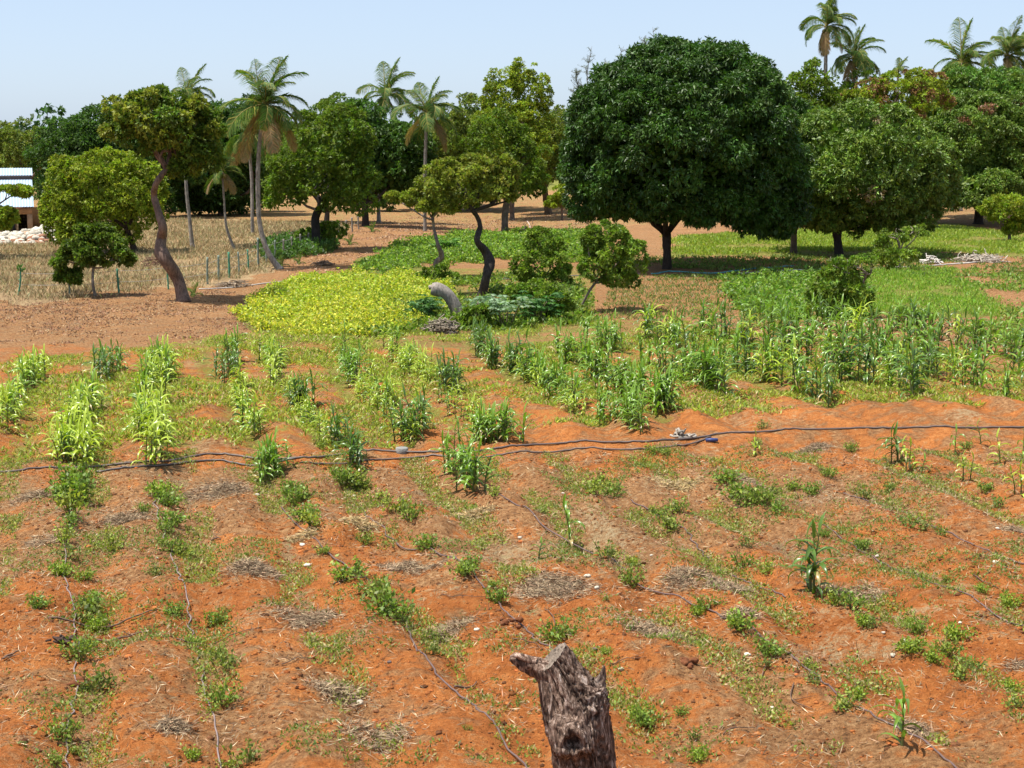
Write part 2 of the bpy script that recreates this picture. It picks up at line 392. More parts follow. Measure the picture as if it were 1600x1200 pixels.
# ------------------------------------------------------------------ trees
ST = {  # base colour, leaf length, width, sub-clump radius, rosettes per clump, leaves per rosette, droop, ...
 'mango':  dict(c=(.046, .105, .012), L=.25, W=.078, rs=.70, nr=74, nl=6, droop=.55, m=M_glossy, v=.28, core=1, lo=.86, hi=1.0),
 'mango2': dict(c=(.125, .200, .024), L=.25, W=.078, rs=.68, nr=70, nl=6, droop=.5, m=M_glossy, v=.32, core=1, lo=.84, hi=1.02),
 'dark':   dict(c=(.058, .115, .020), L=.32, W=.12, rs=.85, nr=38, nl=6, droop=.3, m=M_leaf, v=.3, core=1, lo=.8, hi=1.05),
 'green':  dict(c=(.120, .180, .018), L=.22, W=.10, rs=.62, nr=40, nl=6, droop=.1, m=M_leaf, v=.34, core=.45, lo=.62, hi=1.14),
 'lime':   dict(c=(.230, .285, .026), L=.20, W=.10, rs=.50, nr=38, nl=6, droop=-.05, m=M_leaf, v=.3, core=.35, lo=.62, hi=1.14),
 'olive':  dict(c=(.150, .190, .032), L=.24, W=.11, rs=.65, nr=34, nl=6, droop=.05, m=M_leaf, v=.34, core=.4, lo=.65, hi=1.12),
 'cashew': dict(c=(.215, .245, .036), L=.16, W=.08, rs=.36, nr=30, nl=6, droop=-.1, m=M_leaf, v=.34, core=.0, lo=.5, hi=1.2),
 'airy':   dict(c=(.105, .158, .020), L=.20, W=.09, rs=.42, nr=32, nl=6, droop=.05, m=M_leaf, v=.36, core=.0, lo=.42, hi=1.22),
 'bush':   dict(c=(.155, .230, .028), L=.15, W=.075, rs=.28, nr=22, nl=6, droop=0, m=M_leaf, v=.36, core=.15, lo=.5, hi=1.3),
}
def crown(mb, blobs, st, alt=None, altp=0, dens=1.0):
    """blobs: (centre xyz, radii xyz). Leaves sit in clumps on the surface of the blobs."""
    C = np.array([b[0] for b in blobs]); Rr = np.array([np.maximum(b[1] - .46 * min(st['rs'], b[1].mean() * .45), b[1] * .5) for b in blobs])
    for k in range(len(blobs)):
        c, r = C[k], Rr[k]; rs = min(st['rs'], r.mean() * .45)
        area = 4 * math.pi * ((r[0] * r[1]) ** 1.6 / 3 + (r[0] * r[2]) ** 1.6 / 3 + (r[1] * r[2]) ** 1.6 / 3) ** (1 / 1.6)
        n = max(6, int(area / (math.pi * rs * rs) * 1.25 * dens)); d = rdir(int(n * 1.3))
        d = d[(d[:, 2] > -.35) | ((rng.random(len(d)) < .45) & (d[:, 2] > -.72))][:n]; n = len(d)
        P = c + d * r * (st['lo'] + (st['hi'] - st['lo']) * rng.random((n, 1)) ** .7)
        keep = np.ones(n, bool)
        for q in range(len(blobs)):
            if q != k: keep &= (((P - C[q]) / Rr[q]) ** 2).sum(1) > .55
        P, d = P[keep], d[keep]; n = len(P)
        if not n: continue
        ssz = rs * rng.uniform(.65, 1.3, (n, 1)); tone = 1 + .17 * rng.normal(size=(n, 1))
        nr, nl = st['nr'], st['nl']
        outd = unit(d / r)
        rd = unit(rdir(n * nr).reshape(n, nr, 3) * 1.0 + outd[:, None] * .75 + np.array((0, 0, .25)))
        Q = P[:, None] + rd * (ssz[:, :, None] * rng.uniform(.62, 1.08, (n, nr, 1))) * np.array((1, 1, .8))
        kk = rng.random((n, nr)) < (np.clip(ssz / rs, .5, 1.3) ** 2 / 1.3)
        Q = Q[kk]; rdv = rd[kk]; tn = np.repeat(tone, nr, 1)[kk]; m = len(Q)
        al = rng.random(m) < 0
        if alt is not None:
            ca = rng.random((n, 1)) < altp; al = np.repeat(ca, nr, 1)[kk] & (rng.random(m) < .75)
        cc = vary(st['c'], m, st['v'] * .5, .12) * tn[:, None]
        if alt is not None: cc[al] = np.array(alt) * rng.uniform(.8, 1.2, (al.sum(), 1))
        Dl = rdv[:, None] * .55 + rdir(m * nl).reshape(m, nl, 3) * .95; Dl[..., 2] -= st['droop']
        col = np.repeat(cc, nl, 0) * (1 + st['v'] * .6 * rng.normal(size=(m * nl, 1)).clip(-2, 2))
        Lr = st['L'] * rng.uniform(.7, 1.2, m * nl)
        leaves(mb, np.repeat(Q, nl, 0), Dl.reshape(-1, 3), Lr, Lr * st['W'] / st['L'], col.clip(.003, .8), .3, curl=.12)
        if st['core'] > 0:        # inner leaves that close the crown
            ni = int(area * 26 * st['core'] * max(1, .6 / rs)); di = rdir(ni)
            Pi = c + di * r * rng.uniform(.62, .86, (ni, 1))
            leaves(mb, Pi, rdir(ni) + np.array((0, 0, -.3)), rs * rng.uniform(.45, .75, ni), rs * rng.uniform(.28, .42, ni), vary(st['c'], ni, .2, .1), .2)
def tree(name, label, cat, D, trunk, blobs, style, group=None, bark=(.16, .12, .095), alt=None, altp=0, dens=1.0, depth=.9, limbs=5, alt_bark_top=None):
    """trunk: (px, py, width px) from the foot up; blobs: (px, py, rx, ry[, depth offset m]) px; D: forward distance, or None to take it from the foot."""
    st = ST[style]
    if D is None: D = gp(trunk[0][0], trunk[0][1])[1]
    s = pxm(D)
    B = []
    for b in blobs:
        c = at(b[0], b[1], D); off = b[4] if len(b) > 4 else 0
        if off: c[1] += off; c[0] *= (D + off) / D; c[2] = H + (c[2] - H) * (D + off) / D
        B.append((c, np.array((b[2] * s, b[2] * s * depth, b[3] * s))))
    base = at(trunk[0][0], trunk[0][1], D); base[2] = ghs(base[0], D)
    root = empty(name, base, label, cat, group)
    pts = [at(p[0], p[1], D) for p in trunk]; pts[0][2] = base[2] - .1
    for k, p in enumerate(pts[1:], 1): p[1] += .25 * math.sin(k * 2.1 + D)
    w = [p[2] * s * .39 for p in trunk]
    P = smooth_path(pts, 8 + 6 * len(pts)); rad = np.interp(np.linspace(0, 1, len(P)), np.linspace(0, 1, len(w)), w)
    rad[:3] *= (1.35, 1.18, 1.06)
    mb = MB(); tube(mb, P - base, rad, bark, 12, rough=.22)
    top = P[-1]
    for k in range(limbs):
        b = B[k % len(B)]; tgt = b[0] + b[1] * unit(rng.normal(size=3)) * .48; tgt[2] = max(tgt[2], top[2] + .2)
        stp = P[-1 - (k % 3)]
        mid = (stp + tgt) / 2 + rng.normal(size=3) * .15 * np.linalg.norm(tgt - stp); L = smooth_path([stp, mid, tgt], 9)
        tube(mb, L - base, np.linspace(rad[-1] * .75, .03, 9), bark, 7, rough=.15)
        for q in range(2):
            a = L[4 + q * 2]; e = a + rng.normal(size=3) * b[1].mean() * .3 + (0, 0, .3)
            tube(mb, smooth_path([a, (a + e) / 2 + rng.normal(size=3) * .08, e], 5) - base, np.linspace(rad[-1] * .35, .015, 5), bark, 5)
    link("trunk", mb.mesh("trunk", M_bark, True), root)
    mb = MB(); crown(mb, [(b[0] - base, b[1]) for b in B], st, alt, altp, dens)
    link("crown", mb.mesh("crown", st['m']), root)
    return root

# far trees first (behind), then nearer
BG = "trees along the far side of the field"
tree("tree", "olive tree rising behind the metal roofed house", "tree", 150, [(30, 352, 14), (30, 300, 12)], [(25, 235, 58, 42), (-45, 240, 50, 45), (70, 240, 30, 35)], 'olive', BG)
tree("tree", "dark green tree with sloping top behind the lime green tree", "tree", 135, [(150, 350, 20), (150, 300, 18)], [(125, 250, 72, 70), (185, 238, 82, 76), (250, 235, 70, 72), (100, 300, 45, 60), (215, 300, 60, 50)], 'dark', BG)
tree("tree", "dark blue green tree between the crooked tree and the tall palm", "tree", 140, [(345, 356, 12), (345, 320, 12)], [(330, 230, 50, 68), (385, 225, 60, 72), (345, 300, 60, 42), (300, 285, 40, 55)], 'dark', BG)
tree("tree", "bright topped tree just behind the dark trunked tree", "tree", 128, [(510, 360, 12), (512, 330, 10)], [(520, 235, 66, 74), (470, 250, 55, 68), (560, 290, 30, 50)], 'green', BG)
tree("mango_tree", "dark mango tree with black trunk beside the slim straight palm", "tree", 122, [(571, 356, 15), (571, 315, 13)], [(610, 245, 62, 74), (570, 265, 45, 60), (650, 270, 38, 50), (560, 200, 40, 45)], 'dark', BG, bark=(.05, .04, .035))
tree("tree", "wide olive tree behind the tall pointed tree", "tree", 150, [(730, 350, 10), (730, 320, 10)], [(735, 205, 42, 52), (700, 250, 45, 60), (860, 220, 50, 50), (770, 250, 60, 70)], 'olive', BG)
tree("tree", "tall pointed tree with pale green upright sprays", "tree", 138, [(800, 345, 10), (800, 280, 10)], [(790, 160, 34, 48), (828, 155, 28, 50), (770, 150, 16, 44), (812, 130, 16, 34), (845, 175, 14, 40), (800, 215, 62, 55)], 'lime', BG, dens=.8)
tree("tree", "leafy tree with thin grey trunk behind the crooked cashew tree", "tree", 118, [(788, 358, 15), (790, 325, 13), (795, 300, 12)], [(775, 240, 55, 62), (815, 270, 45, 52), (750, 290, 35, 35)], 'green', BG)
tree("tree", "olive tree with leaning brown trunk left of the great mango", "tree", None, [(857, 334, 15), (853, 312, 12), (850, 285, 11), (850, 265, 10)], [(845, 235, 45, 45), (872, 215, 32, 42), (830, 275, 30, 32), (862, 262, 34, 34)], 'olive', BG, bark=(.13, .085, .055))
tree("tree", "pale brownish tree behind the palm with yellowed fronds", "tree", 155, [(690, 345, 8), (690, 300, 8)], [(700, 225, 30, 45), (680, 250, 30, 40)], 'olive', BG, alt=(.20, .15, .07), altp=.4)
tree("tree", "pale green tree behind the tall pair of palms", "tree", 122, [(1250, 330, 12), (1250, 200, 12)], [(1245, 155, 40, 42), (1280, 140, 36, 44), (1340, 150, 46, 36), (1290, 190, 70, 50)], 'green', BG)
tree("tree", "light green tree with brownish flower sprays between the mango trees", "tree", 120, [(1400, 330, 12), (1400, 200, 12)], [(1400, 160, 50, 44), (1440, 150, 45, 36), (1360, 165, 40, 42)], 'lime', BG, alt=(.24, .13, .07), altp=.3)
tree("mango_tree", "broad bright topped mango tree at the right edge behind the others", "tree", 134, [(1560, 330, 18), (1560, 250, 16)], [(1510, 160, 90, 52), (1590, 165, 70, 58), (1640, 180, 70, 65)], 'mango2', "mango trees", bark=(.05, .04, .035), alt=(.10, .22, .025), altp=.35)
tree("mango_tree", "spreading mango tree with pinkish new leaves and dark trunk", "tree", None, [(1528, 350, 20), (1530, 325, 17), (1540, 290, 15)], [(1515, 225, 92, 80), (1590, 235, 86, 84), (1440, 215, 56, 54), (1560, 292, 80, 40), (1475, 288, 46, 42), (1620, 290, 60, 40), (1530, 298, 62, 34, -4), (1450, 285, 40, 34, -3)], 'mango2', "mango trees", bark=(.05, .04, .035), alt=(.26, .13, .07), altp=.06)
tree("mango_tree", "great domed dark green mango tree, the largest tree", "tree", None, [(1042, 420, 20), (1042, 395, 17), (1042, 365, 18)],
     [(1066, 216, 178, 149), (1126, 184, 102, 110), (1012, 198, 110, 104), (1168, 272, 94, 98), (966, 272, 88, 88), (1095, 308, 128, 46), (1190, 334, 62, 46), (962, 316, 62, 36)], 'mango', "mango trees", bark=(.055, .042, .035), depth=.95)
tree("mango_tree", "mango tree wedged between the great domed one and the pale leafed one", "tree", 96, [(1240, 385, 14), (1240, 340, 14)], [(1225, 240, 52, 88), (1240, 300, 45, 62), (1205, 180, 35, 50)], 'mango', "mango trees")
tree("mango_tree", "round mango tree with pale glossy leaves and short dark trunk", "tree", None, [(1311, 400, 20), (1310, 375, 17), (1306, 350, 20)],
     [(1348, 262, 132, 98), (1412, 288, 78, 74), (1272, 308, 64, 56), (1390, 330, 74, 42), (1300, 338, 60, 34)], 'mango2', "mango trees", bark=(.05, .04, .035), alt=(.22, .17, .08), altp=.04)
tree("tree", "dark trunked tree with round crown beside the fence line", "tree", None, [(492, 392, 24), (494, 365, 18), (492, 340, 16), (502, 318, 14), (490, 300, 10)],
     [(490, 265, 62, 58), (540, 285, 45, 62), (450, 295, 34, 42), (530, 215, 50, 48), (560, 240, 28, 45)], 'green', BG, bark=(.035, .03, .028), dens=1)
tree("tree", "lime green round tree near the pale rubble heap", "tree", None, [(212, 396, 14), (205, 375, 12), (198, 355, 11)], [(160, 300, 68, 62), (120, 320, 48, 46), (205, 285, 46, 40), (215, 330, 42, 42), (150, 352, 62, 38), (110, 280, 34, 34), (110, 348, 34, 34), (235, 300, 22, 30)], 'lime', BG, bark=(.07, .05, .04))
tree("sapling", "small leafy tree on thin grey stems in front of lime tree", "tree", None, [(149, 462, 6), (147, 440, 6), (146, 415, 5)], [(150, 385, 40, 27), (112, 408, 26, 26), (178, 402, 32, 20), (128, 396, 30, 24), (106, 432, 18, 13), (150, 365, 26, 14)], 'airy', BG, bark=(.25, .22, .19), dens=.9)
tree("tree", "crooked leaning tree with knotted grey trunk and dark crown", "tree", None, [(287, 471, 26), (276, 436, 25), (262, 408, 26), (252, 392, 28), (251, 372, 20), (256, 355, 17), (247, 330, 14), (239, 306, 13), (246, 286, 12), (262, 262, 12)],
     [(240, 190, 62, 44), (270, 220, 52, 38), (200, 200, 34, 30), (312, 238, 30, 34), (302, 190, 38, 34), (288, 262, 20, 22), (235, 158, 34, 22), (328, 215, 20, 32)], 'airy', BG, bark=(.17, .115, .09), alt=(.23, .25, .035), altp=.35, dens=1.35, limbs=9)
tree("cashew_tree", "crooked cashew tree with black twisting trunk and yellow green crown", "tree", None, [(752, 462, 19), (760, 432, 18), (765, 410, 22), (757, 392, 17), (746, 375, 13), (750, 355, 10), (746, 340, 9), (738, 328, 9)],
     [(735, 285, 44, 34), (775, 290, 30, 34), (700, 300, 30, 30), (750, 262, 34, 18), (790, 305, 14, 22), (720, 318, 24, 14), (700, 264, 22, 16), (792, 266, 18, 18), (668, 322, 14, 10)], 'cashew', "cashew trees", bark=(.05, .042, .038), dens=1.0)
tree("cashew_tree", "thin crooked cashew tree with knobbed pale trunk and low spreading crown", "tree", None, [(684, 432, 10), (682, 412, 15), (690, 400, 12), (684, 380, 7), (678, 358, 6), (676, 340, 6)],
     [(680, 300, 30, 26), (655, 312, 20, 18), (632, 312, 20, 9), (692, 325, 22, 16), (690, 272, 26, 16), (612, 306, 10, 6)], 'cashew', "cashew trees", bark=(.20, .16, .14), dens=.9)
tree("shrub", "bushy young cashew with bent twin stems by the seedling bed", "shrub", None, [(902, 488, 5), (918, 458, 5), (932, 440, 5)], [(955, 400, 34, 34), (930, 415, 24, 26), (985, 405, 24, 32), (950, 368, 26, 20), (965, 435, 28, 14), (925, 375, 14, 16)], 'bush', None, bark=(.20, .16, .13), dens=1.1)
tree("shrub", "round green shrub left of the young cashew", "shrub", None, [(848, 448, 4), (848, 430, 4)], [(845, 415, 36, 30), (850, 380, 26, 18), (875, 430, 16, 18), (830, 430, 22, 20)], 'bush', None, dens=1.1)
tree("shrub", "leafy yellow green shrub standing alone at the right edge", "shrub", None, [(1578, 378, 8), (1578, 358, 6)], [(1572, 330, 34, 26), (1592, 350, 22, 22), (1550, 328, 18, 14)], 'lime', None, dens=1.1)
tree("shrub", "dark leafy shrub behind the silvery cassava plant", "shrub", None, [(845, 500, 5), (845, 485, 5)], [(840, 470, 40, 24), (870, 478, 22, 20), (815, 462, 22, 16)], 'bush', None, dens=1.1)
tree("shrub", "small green shrub wrapped around the knobbed thin trunk", "shrub", None, [(682, 442, 3), (682, 432, 3)], [(680, 432, 24, 16), (700, 440, 18, 12)], 'bush', None)
tree("shrub", "scraggly grey stemmed shrub at the edge of the dense maize", "shrub", None, [(1345, 495, 5), (1346, 460, 4), (1352, 425, 4)], [(1300, 450, 36, 36), (1330, 465, 28, 34), (1275, 478, 28, 22), (1320, 425, 28, 20), (1355, 410, 36, 12), (1395, 400, 30, 12)], 'bush', None, bark=(.2, .17, .13), dens=.75)
tree("shrub", "thin twiggy shrub hanging below the pale leafed mango", "shrub", None, [(1405, 420, 4), (1405, 390, 4)], [(1395, 372, 20, 16), (1430, 362, 24, 14), (1375, 385, 16, 12)], 'bush', None, bark=(.2, .17, .13), dens=.5)
tree("shrub", "bright low shrub at the foot of the curved log", "shrub", None, [(738, 512, 4), (738, 500, 3)], [(745, 495, 20, 16), (725, 505, 14, 12)], 'bush', None)
tree("shrub", "far green bush in front of thin grey trunk", "shrub", None, [(828, 372, 4), (828, 362, 4)], [(835, 362, 20, 10), (815, 366, 14, 8)], 'bush', None)
tree("sapling", "young tree cluster on three thin stems behind black trunked tree", "tree", 100, [(503, 392, 5), (503, 370, 4)], [(500, 368, 22, 16), (520, 360, 18, 16), (480, 372, 16, 14)], 'bush', BG)
tree("tree", "leafy branch tree reaching in from the left edge", "tree", 92, [(-28, 440, 14), (-30, 380, 10), (-20, 340, 8)], [(4, 338, 24, 14), (22, 298, 26, 7), (-45, 320, 40, 40), (-5, 352, 18, 10)], 'lime', BG)

tree("tree", "low dark tree behind the thin bent palm", "tree", 150, [(300, 345, 8), (300, 320, 8)], [(285, 300, 42, 34), (330, 305, 36, 30)], 'dark', BG)
tree("tree", "low green tree behind the tall leaning palm", "tree", 146, [(395, 348, 8), (395, 320, 8)], [(395, 298, 40, 36), (430, 290, 30, 40)], 'green', BG)
tree("tree", "low green tree between dark mango and thin grey trunk", "tree", 150, [(650, 340, 8), (650, 315, 8)], [(640, 296, 34, 30), (690, 292, 46, 32), (735, 296, 34, 30)], 'olive', BG)
tree("tree", "low dark tree seen past the black trunked tree", "tree", 148, [(560, 342, 8), (560, 320, 8)], [(545, 300, 30, 32), (600, 298, 30, 34)], 'dark', BG)
tree("shrub", "pale shrub on the slope left of the great mango", "shrub", 135, [(878, 330, 5), (878, 320, 4)], [(880, 308, 18, 18), (868, 318, 14, 10)], 'lime', None)
# wispy feathery casuarina tops
def wispy(label, base, D, sprays):
    b = at(base[0], base[1], D); b[2] = ghs(b[0], D); s = pxm(D)
    root = empty("casuarina_tree", b, label, "tree", "feathery casuarinas behind the great mango")
    mb = MB(); fb = MB()
    for (x0, y0, x1, y1) in sprays:
        p0, p1 = at(x0, y0, D), at(x1, y1, D)
        P = smooth_path([p0, (p0 + p1) / 2 + rng.normal(size=3) * .15, p1], 12); tube(mb, P - b, np.linspace(.07, .012, 12), (.17, .15, .13), 5)
        for k in range(26):
            u = rng.uniform(.2, 1); a = P[int(u * 11)]; d = rdir(1)[0]; d[2] = abs(d[2]) * .9 + .15; e = a + d * (1.5 - u) * .9
            tube(mb, [a - b, (a + e) / 2 - b, e - b], (.02, .015, .008), (.17, .15, .13), 4, cap=False)
            n = 26; t = rng.random((n, 1)); leaves(fb, a + (e - a) * t - b, rdir(n) + np.array((0, 0, .4)), rng.uniform(.1, .3, n), .025, vary((.12, .14, .09), n), 0)
    P = smooth_path([b * [1, 1, 0] + (0, 0, b[2] - .1), at(sprays[0][0], sprays[0][1], D)], 10)
    tube(mb, P - b, np.linspace(.2, .08, 10), (.17, .15, .13), 8)
    link("trunk", mb.mesh("trunk", M_bark, True), root); link("crown", fb.mesh("crown", M_leaf), root)
wispy("thin bare looking feathery tree behind left shoulder of the great mango", (925, 345), 140, [(925, 170, 925, 72), (915, 170, 900, 110), (930, 160, 950, 95), (928, 170, 975, 72), (920, 180, 893, 140)])
wispy("feathery treetop poking above the great mango", (1020, 345), 140, [(1020, 120, 1020, 42), (1022, 100, 1038, 70), (1020, 105, 1005, 62)])

# ------------------------------------------------------------------ palms
def frond_mesh(name, a0, droop, L=3.2, dead=False, seed=0):
    """Frond in the local XZ plane: rachis leaving at angle a0 over the horizontal, leaflets on both sides."""
    n = 22; P = [np.zeros(3)]; a = a0
    for k in range(n):
        a -= droop / n * (1 + k / n); P.append(P[-1] + np.array((math.cos(a), 0, math.sin(a))) * L / n)
    P = np.array(P); mb = MB(); cr = (.30, .26, .07) if not dead else (.35, .24, .12)
    tube(mb, P, np.linspace(.045, .008, n + 1), cr, 5, mi=0, cap=False)
    m = 84; u = np.linspace(.1, 1, m); T = unit(np.gradient(P, axis=0))
    for sgn in (1, -1):
        q = np.stack([np.interp(u, np.linspace(0, 1, n + 1), P[:, i]) for i in range(3)], 1)
        t = np.stack([np.interp(u, np.linspace(0, 1, n + 1), T[:, i]) for i in range(3)], 1)
        LL = L * .33 * np.sin(np.clip(u * .93 + .1, 0, 1) * math.pi) ** .6 * rng.uniform(.8, 1.1, m)
        d = unit(t * .75 + np.array((0, sgn, 0)) * .75 + np.array((0, 0, -.15)) + rng.normal(size=(m, 3)) * .1)
        mid = q + d * LL[:, None] * .55; d2 = unit(d + np.array((0, 0, -1.1)) + rng.normal(size=(m, 3)) * .12); tip = mid + d2 * LL[:, None] * .45
        w = .032; wv = unit(np.cross(d, np.cross(d, np.array((0, sgn, 1.0))))) * w
        base = (.30, .21, .10) if dead else (.085, .155, .026)
        col = vary(base, m, .22, .15, (.28, .25, .05), .15 if not dead else 0)
        V = np.stack([q - wv * .5, q + wv * .5, mid + wv * .6, mid - wv * .6, tip], 1)
        i0 = np.arange(m) * 5
        mb.add(V.reshape(-1, 3), np.concatenate([np.stack([i0, i0 + 1, i0 + 2, i0 + 3], 1), np.stack([i0 + 3, i0 + 2, i0 + 4, i0 * 0 - 10**9], 1)]), np.repeat(col, 5, 0))
    return mb.mesh(name, M_leaf)
FR = [(R_(84), R_(22)), (R_(70), R_(55)), (R_(52), R_(75)), (R_(32), R_(80)), (R_(8), R_(62)), (R_(-25), R_(45))]
FM = [[frond_mesh("frond", a, d + R_(10 * k)) for k in range(2)] for a, d in FR]
FDEAD = frond_mesh("frond", R_(-40), R_(35), 2.9, True)
def palm(label, trunk, cen, rpx, D=None, n=22, dry=2, lean=.25, low=.88, bark=(.27, .24, .21), grp="coconut palms"):
    if D is None: D = gp(trunk[0][0], trunk[0][1])[1]
    s = pxm(D); base = at(trunk[0][0], trunk[0][1], D); base[2] = ghs(base[0], D)
    root = empty("palm_tree", base, label, "palm", grp)
    pts = [at(p[0], p[1], D) for p in trunk] ; pts[0][2] = base[2] - .1
    C = at(cen[0], cen[1], D); pts.append(C)
    w = [p[2] * s * .32 for p in trunk] + [trunk[-1][2] * s * .32]
    P = smooth_path(pts, 60); rad = np.interp(np.linspace(0, 1, 60), np.linspace(0, 1, len(w)), w); rad[:4] *= (1.5, 1.25, 1.12, 1.04)
    rad = rad * (1 + .06 * np.sin(np.arange(60) * 2.4)); mb = MB(); tube(mb, P - base, rad, bark, 10, rough=.06)
    link("trunk", mb.mesh("trunk", M_bark, True), root)
    mb = MB()
    for k in range(9):
        a = rng.uniform(0, 6.28); q = C - base + np.array((math.cos(a) * .25, math.sin(a) * .25, -.25 - .15 * rng.random()))
        blob_rock(mb, q, .13, (.22, .17, .05) if k % 2 else (.12, .14, .03), k + int(D), flat=1.2, sub=0)
    link("coconuts", mb.mesh("coconuts", M_leaf, True), root)
    n = int(n * .82)
    for k in range(n + dry):
        u = k / (n - 1)
        if k < n: e = min(5, int(u * 5.2 * low + rng.uniform(0, .8))); me = FM[e][k % 2]
        else: me = FDEAD
        o = link("frond", me, root, C - base); az = k * 2.399 + rng.uniform(-.25, .25)
        az = (az + math.pi) % (2 * math.pi) - math.pi
        if k < n and e <= 2: az *= .8
        az -= lean * math.sin(az)               # the wind gathers the fronds to the right
        sc_ = rpx * s / 2.75 * rng.uniform(.78, 1.15)
        o.rotation_euler = (rng.uniform(-.35, .35), rng.normal() * .12, az); o.scale = (sc_,) * 3
    return root
palm("tall leaning coconut palm curving up beside the fence posts", [(438, 420, 16), (418, 392, 13), (406, 350, 11), (403, 290, 11), (405, 230, 10)], (413, 165), 76, n=26, dry=4)
palm("straight slim coconut palm beside the dark mango trunk", [(592, 348, 10), (591, 300, 8), (591, 250, 8), (593, 200, 7)], (602, 150), 56, n=20)
palm("palm with yellowed drooping fronds behind the crooked cashew", [(664, 352, 8), (664, 290, 9), (665, 230, 8)], (667, 178), 60, D=118, n=20, dry=3)
palm("palm standing behind the crooked tree with knotted trunk", [(301, 388, 12), (297, 350, 9), (291, 290, 8), (291, 220, 7)], (293, 150), 46, n=18)
palm("small thin palm with ragged dry fronds and bent trunk", [(368, 392, 8), (354, 355, 6), (350, 310, 5)], (347, 268), 42, n=13, dry=4, low=.9)
palm("palm with arching pale fronds just behind the tall leaning palm", [(395, 384, 9), (394, 330, 8), (393, 280, 7)], (388, 212), 50, D=112, n=18, dry=3)
palm("tallest palm above the mango trees, its head cut by the top of the view", [(1292, 352, 12), (1291, 250, 11), (1290, 120, 9)], (1291, 42), 52, D=123, n=24, dry=4)
palm("shorter palm leaning against the tallest one", [(1338, 352, 10), (1336, 250, 9), (1334, 160, 8)], (1334, 92), 48, D=125, n=22, dry=3)
palm("small distant palm head between the tall pair and the spreading one", [(1403, 340, 6), (1403, 200, 6)], (1403, 112), 24, D=160, n=14, dry=0, low=.8)
palm("palm with one upright tuft and long flat fronds over the bright mango", [(1500, 345, 9), (1500, 200, 8)], (1502, 98), 58, D=145, n=20, dry=2, low=.85)
palm("thick palm with yellow green fronds near the right edge", [(1572, 345, 10), (1572, 200, 9)], (1574, 88), 50, D=142, n=24, dry=2)
palm("palm at the very right edge of the view, partly cut off", [(1612, 345, 10), (1612, 200, 9)], (1612, 72), 52, D=144, n=22, dry=2)
def young_palm(label, px, py, rpx):
    p = gp(px, py); root = empty("young_palm", p, label, "palm", "young coconut palms"); s = rpx * pxm(p[1]) / 2.9
    for k in range(8):
        o = link("frond", FM[k % 3][0], root, (0, 0, -.02)); o.rotation_euler = (0, 0, k * 2.4); o.scale = (s, s * .8, s)
for lb, x, y, r in [("young palm at the foot of the tall leaning palm", 440, 416, 18), ("young palm on the dirt slope right of the leaning palm", 467, 412, 15), ("young palm near the fence in front of black trunk", 508, 396, 15),
                    ("young palm on bare dirt left of the slim straight palm", 547, 382, 17), ("young palm near the bare foot of the slim straight palm", 582, 362, 16), ("ragged young palm beside the crooked leaning trunk", 303, 462, 22),
                    ("dark young palm in the shade under the great mango", 1232, 412, 14), ("young palm between the yellow bed and the pale green bed", 575, 425, 13)]:
    young_palm(lb, x, y, r)

# ------------------------------------------------------------------ house, rubble, posts
def box(mb, x0, x1, y0, y1, z0, z1, col, mi=0):
    V = [(x, y, z) for z in (z0, z1) for x, y in ((x0, y0), (x1, y0), (x1, y1), (x0, y1))]
    mb.add(V, [(0, 3, 2, 1), (4, 5, 6, 7), (0, 1, 5, 4), (1, 2, 6, 5), (2, 3, 7, 6), (3, 0, 4, 7)], col, mi)
def brick_mat():
    m, nt, b, o = mat("coral_block_wall"); tc = N(nt, 'ShaderNodeTexCoord'); mp = N(nt, 'ShaderNodeMapping')
    mp.inputs['Rotation'].default_value = (R_(90), 0, 0); nt.links.new(tc.outputs['Object'], mp.inputs[0])
    br = N(nt, 'ShaderNodeTexBrick'); nt.links.new(mp.outputs[0], br.inputs['Vector'])
    br.inputs['Color1'].default_value = (.62, .47, .28, 1); br.inputs['Color2'].default_value = (.50, .34, .18, 1); br.inputs['Mortar'].default_value = (.27, .15, .08, 1)
    br.inputs['Scale'].default_value = 1; br.inputs['Brick Width'].default_value = .42; br.inputs['Row Height'].default_value = .22; br.inputs['Mortar Size'].default_value = .03
    n = noise_node(nt, 6, 5, .6, tc.outputs['Object'])
    nt.links.new(mixc(nt, 1.0, br.outputs[0], ramp(nt, n, (.3, .7), (.7, 1.2)), 'MULTIPLY'), b.inputs['Base Color']); b.inputs['Roughness'].default_value = .9
    bump(nt, b, br.outputs['Fac'], -.6, .03); return m
M_block = brick_mat()
M_plaster = rough_material("tan_plaster", .9, 12, .3, .02, .75, 1.15, 3)
def metal_roof_mat():
    m, nt, b, o = mat("iron_sheet"); b.inputs['Base Color'].default_value = (.36, .45, .56, 1); b.inputs['Metallic'].default_value = .25; b.inputs['Roughness'].default_value = .42
    bump(nt, b, noise_node(nt, 3, 4, .5, pos(nt)), .2, .02); return m
M_iron = metal_roof_mat()
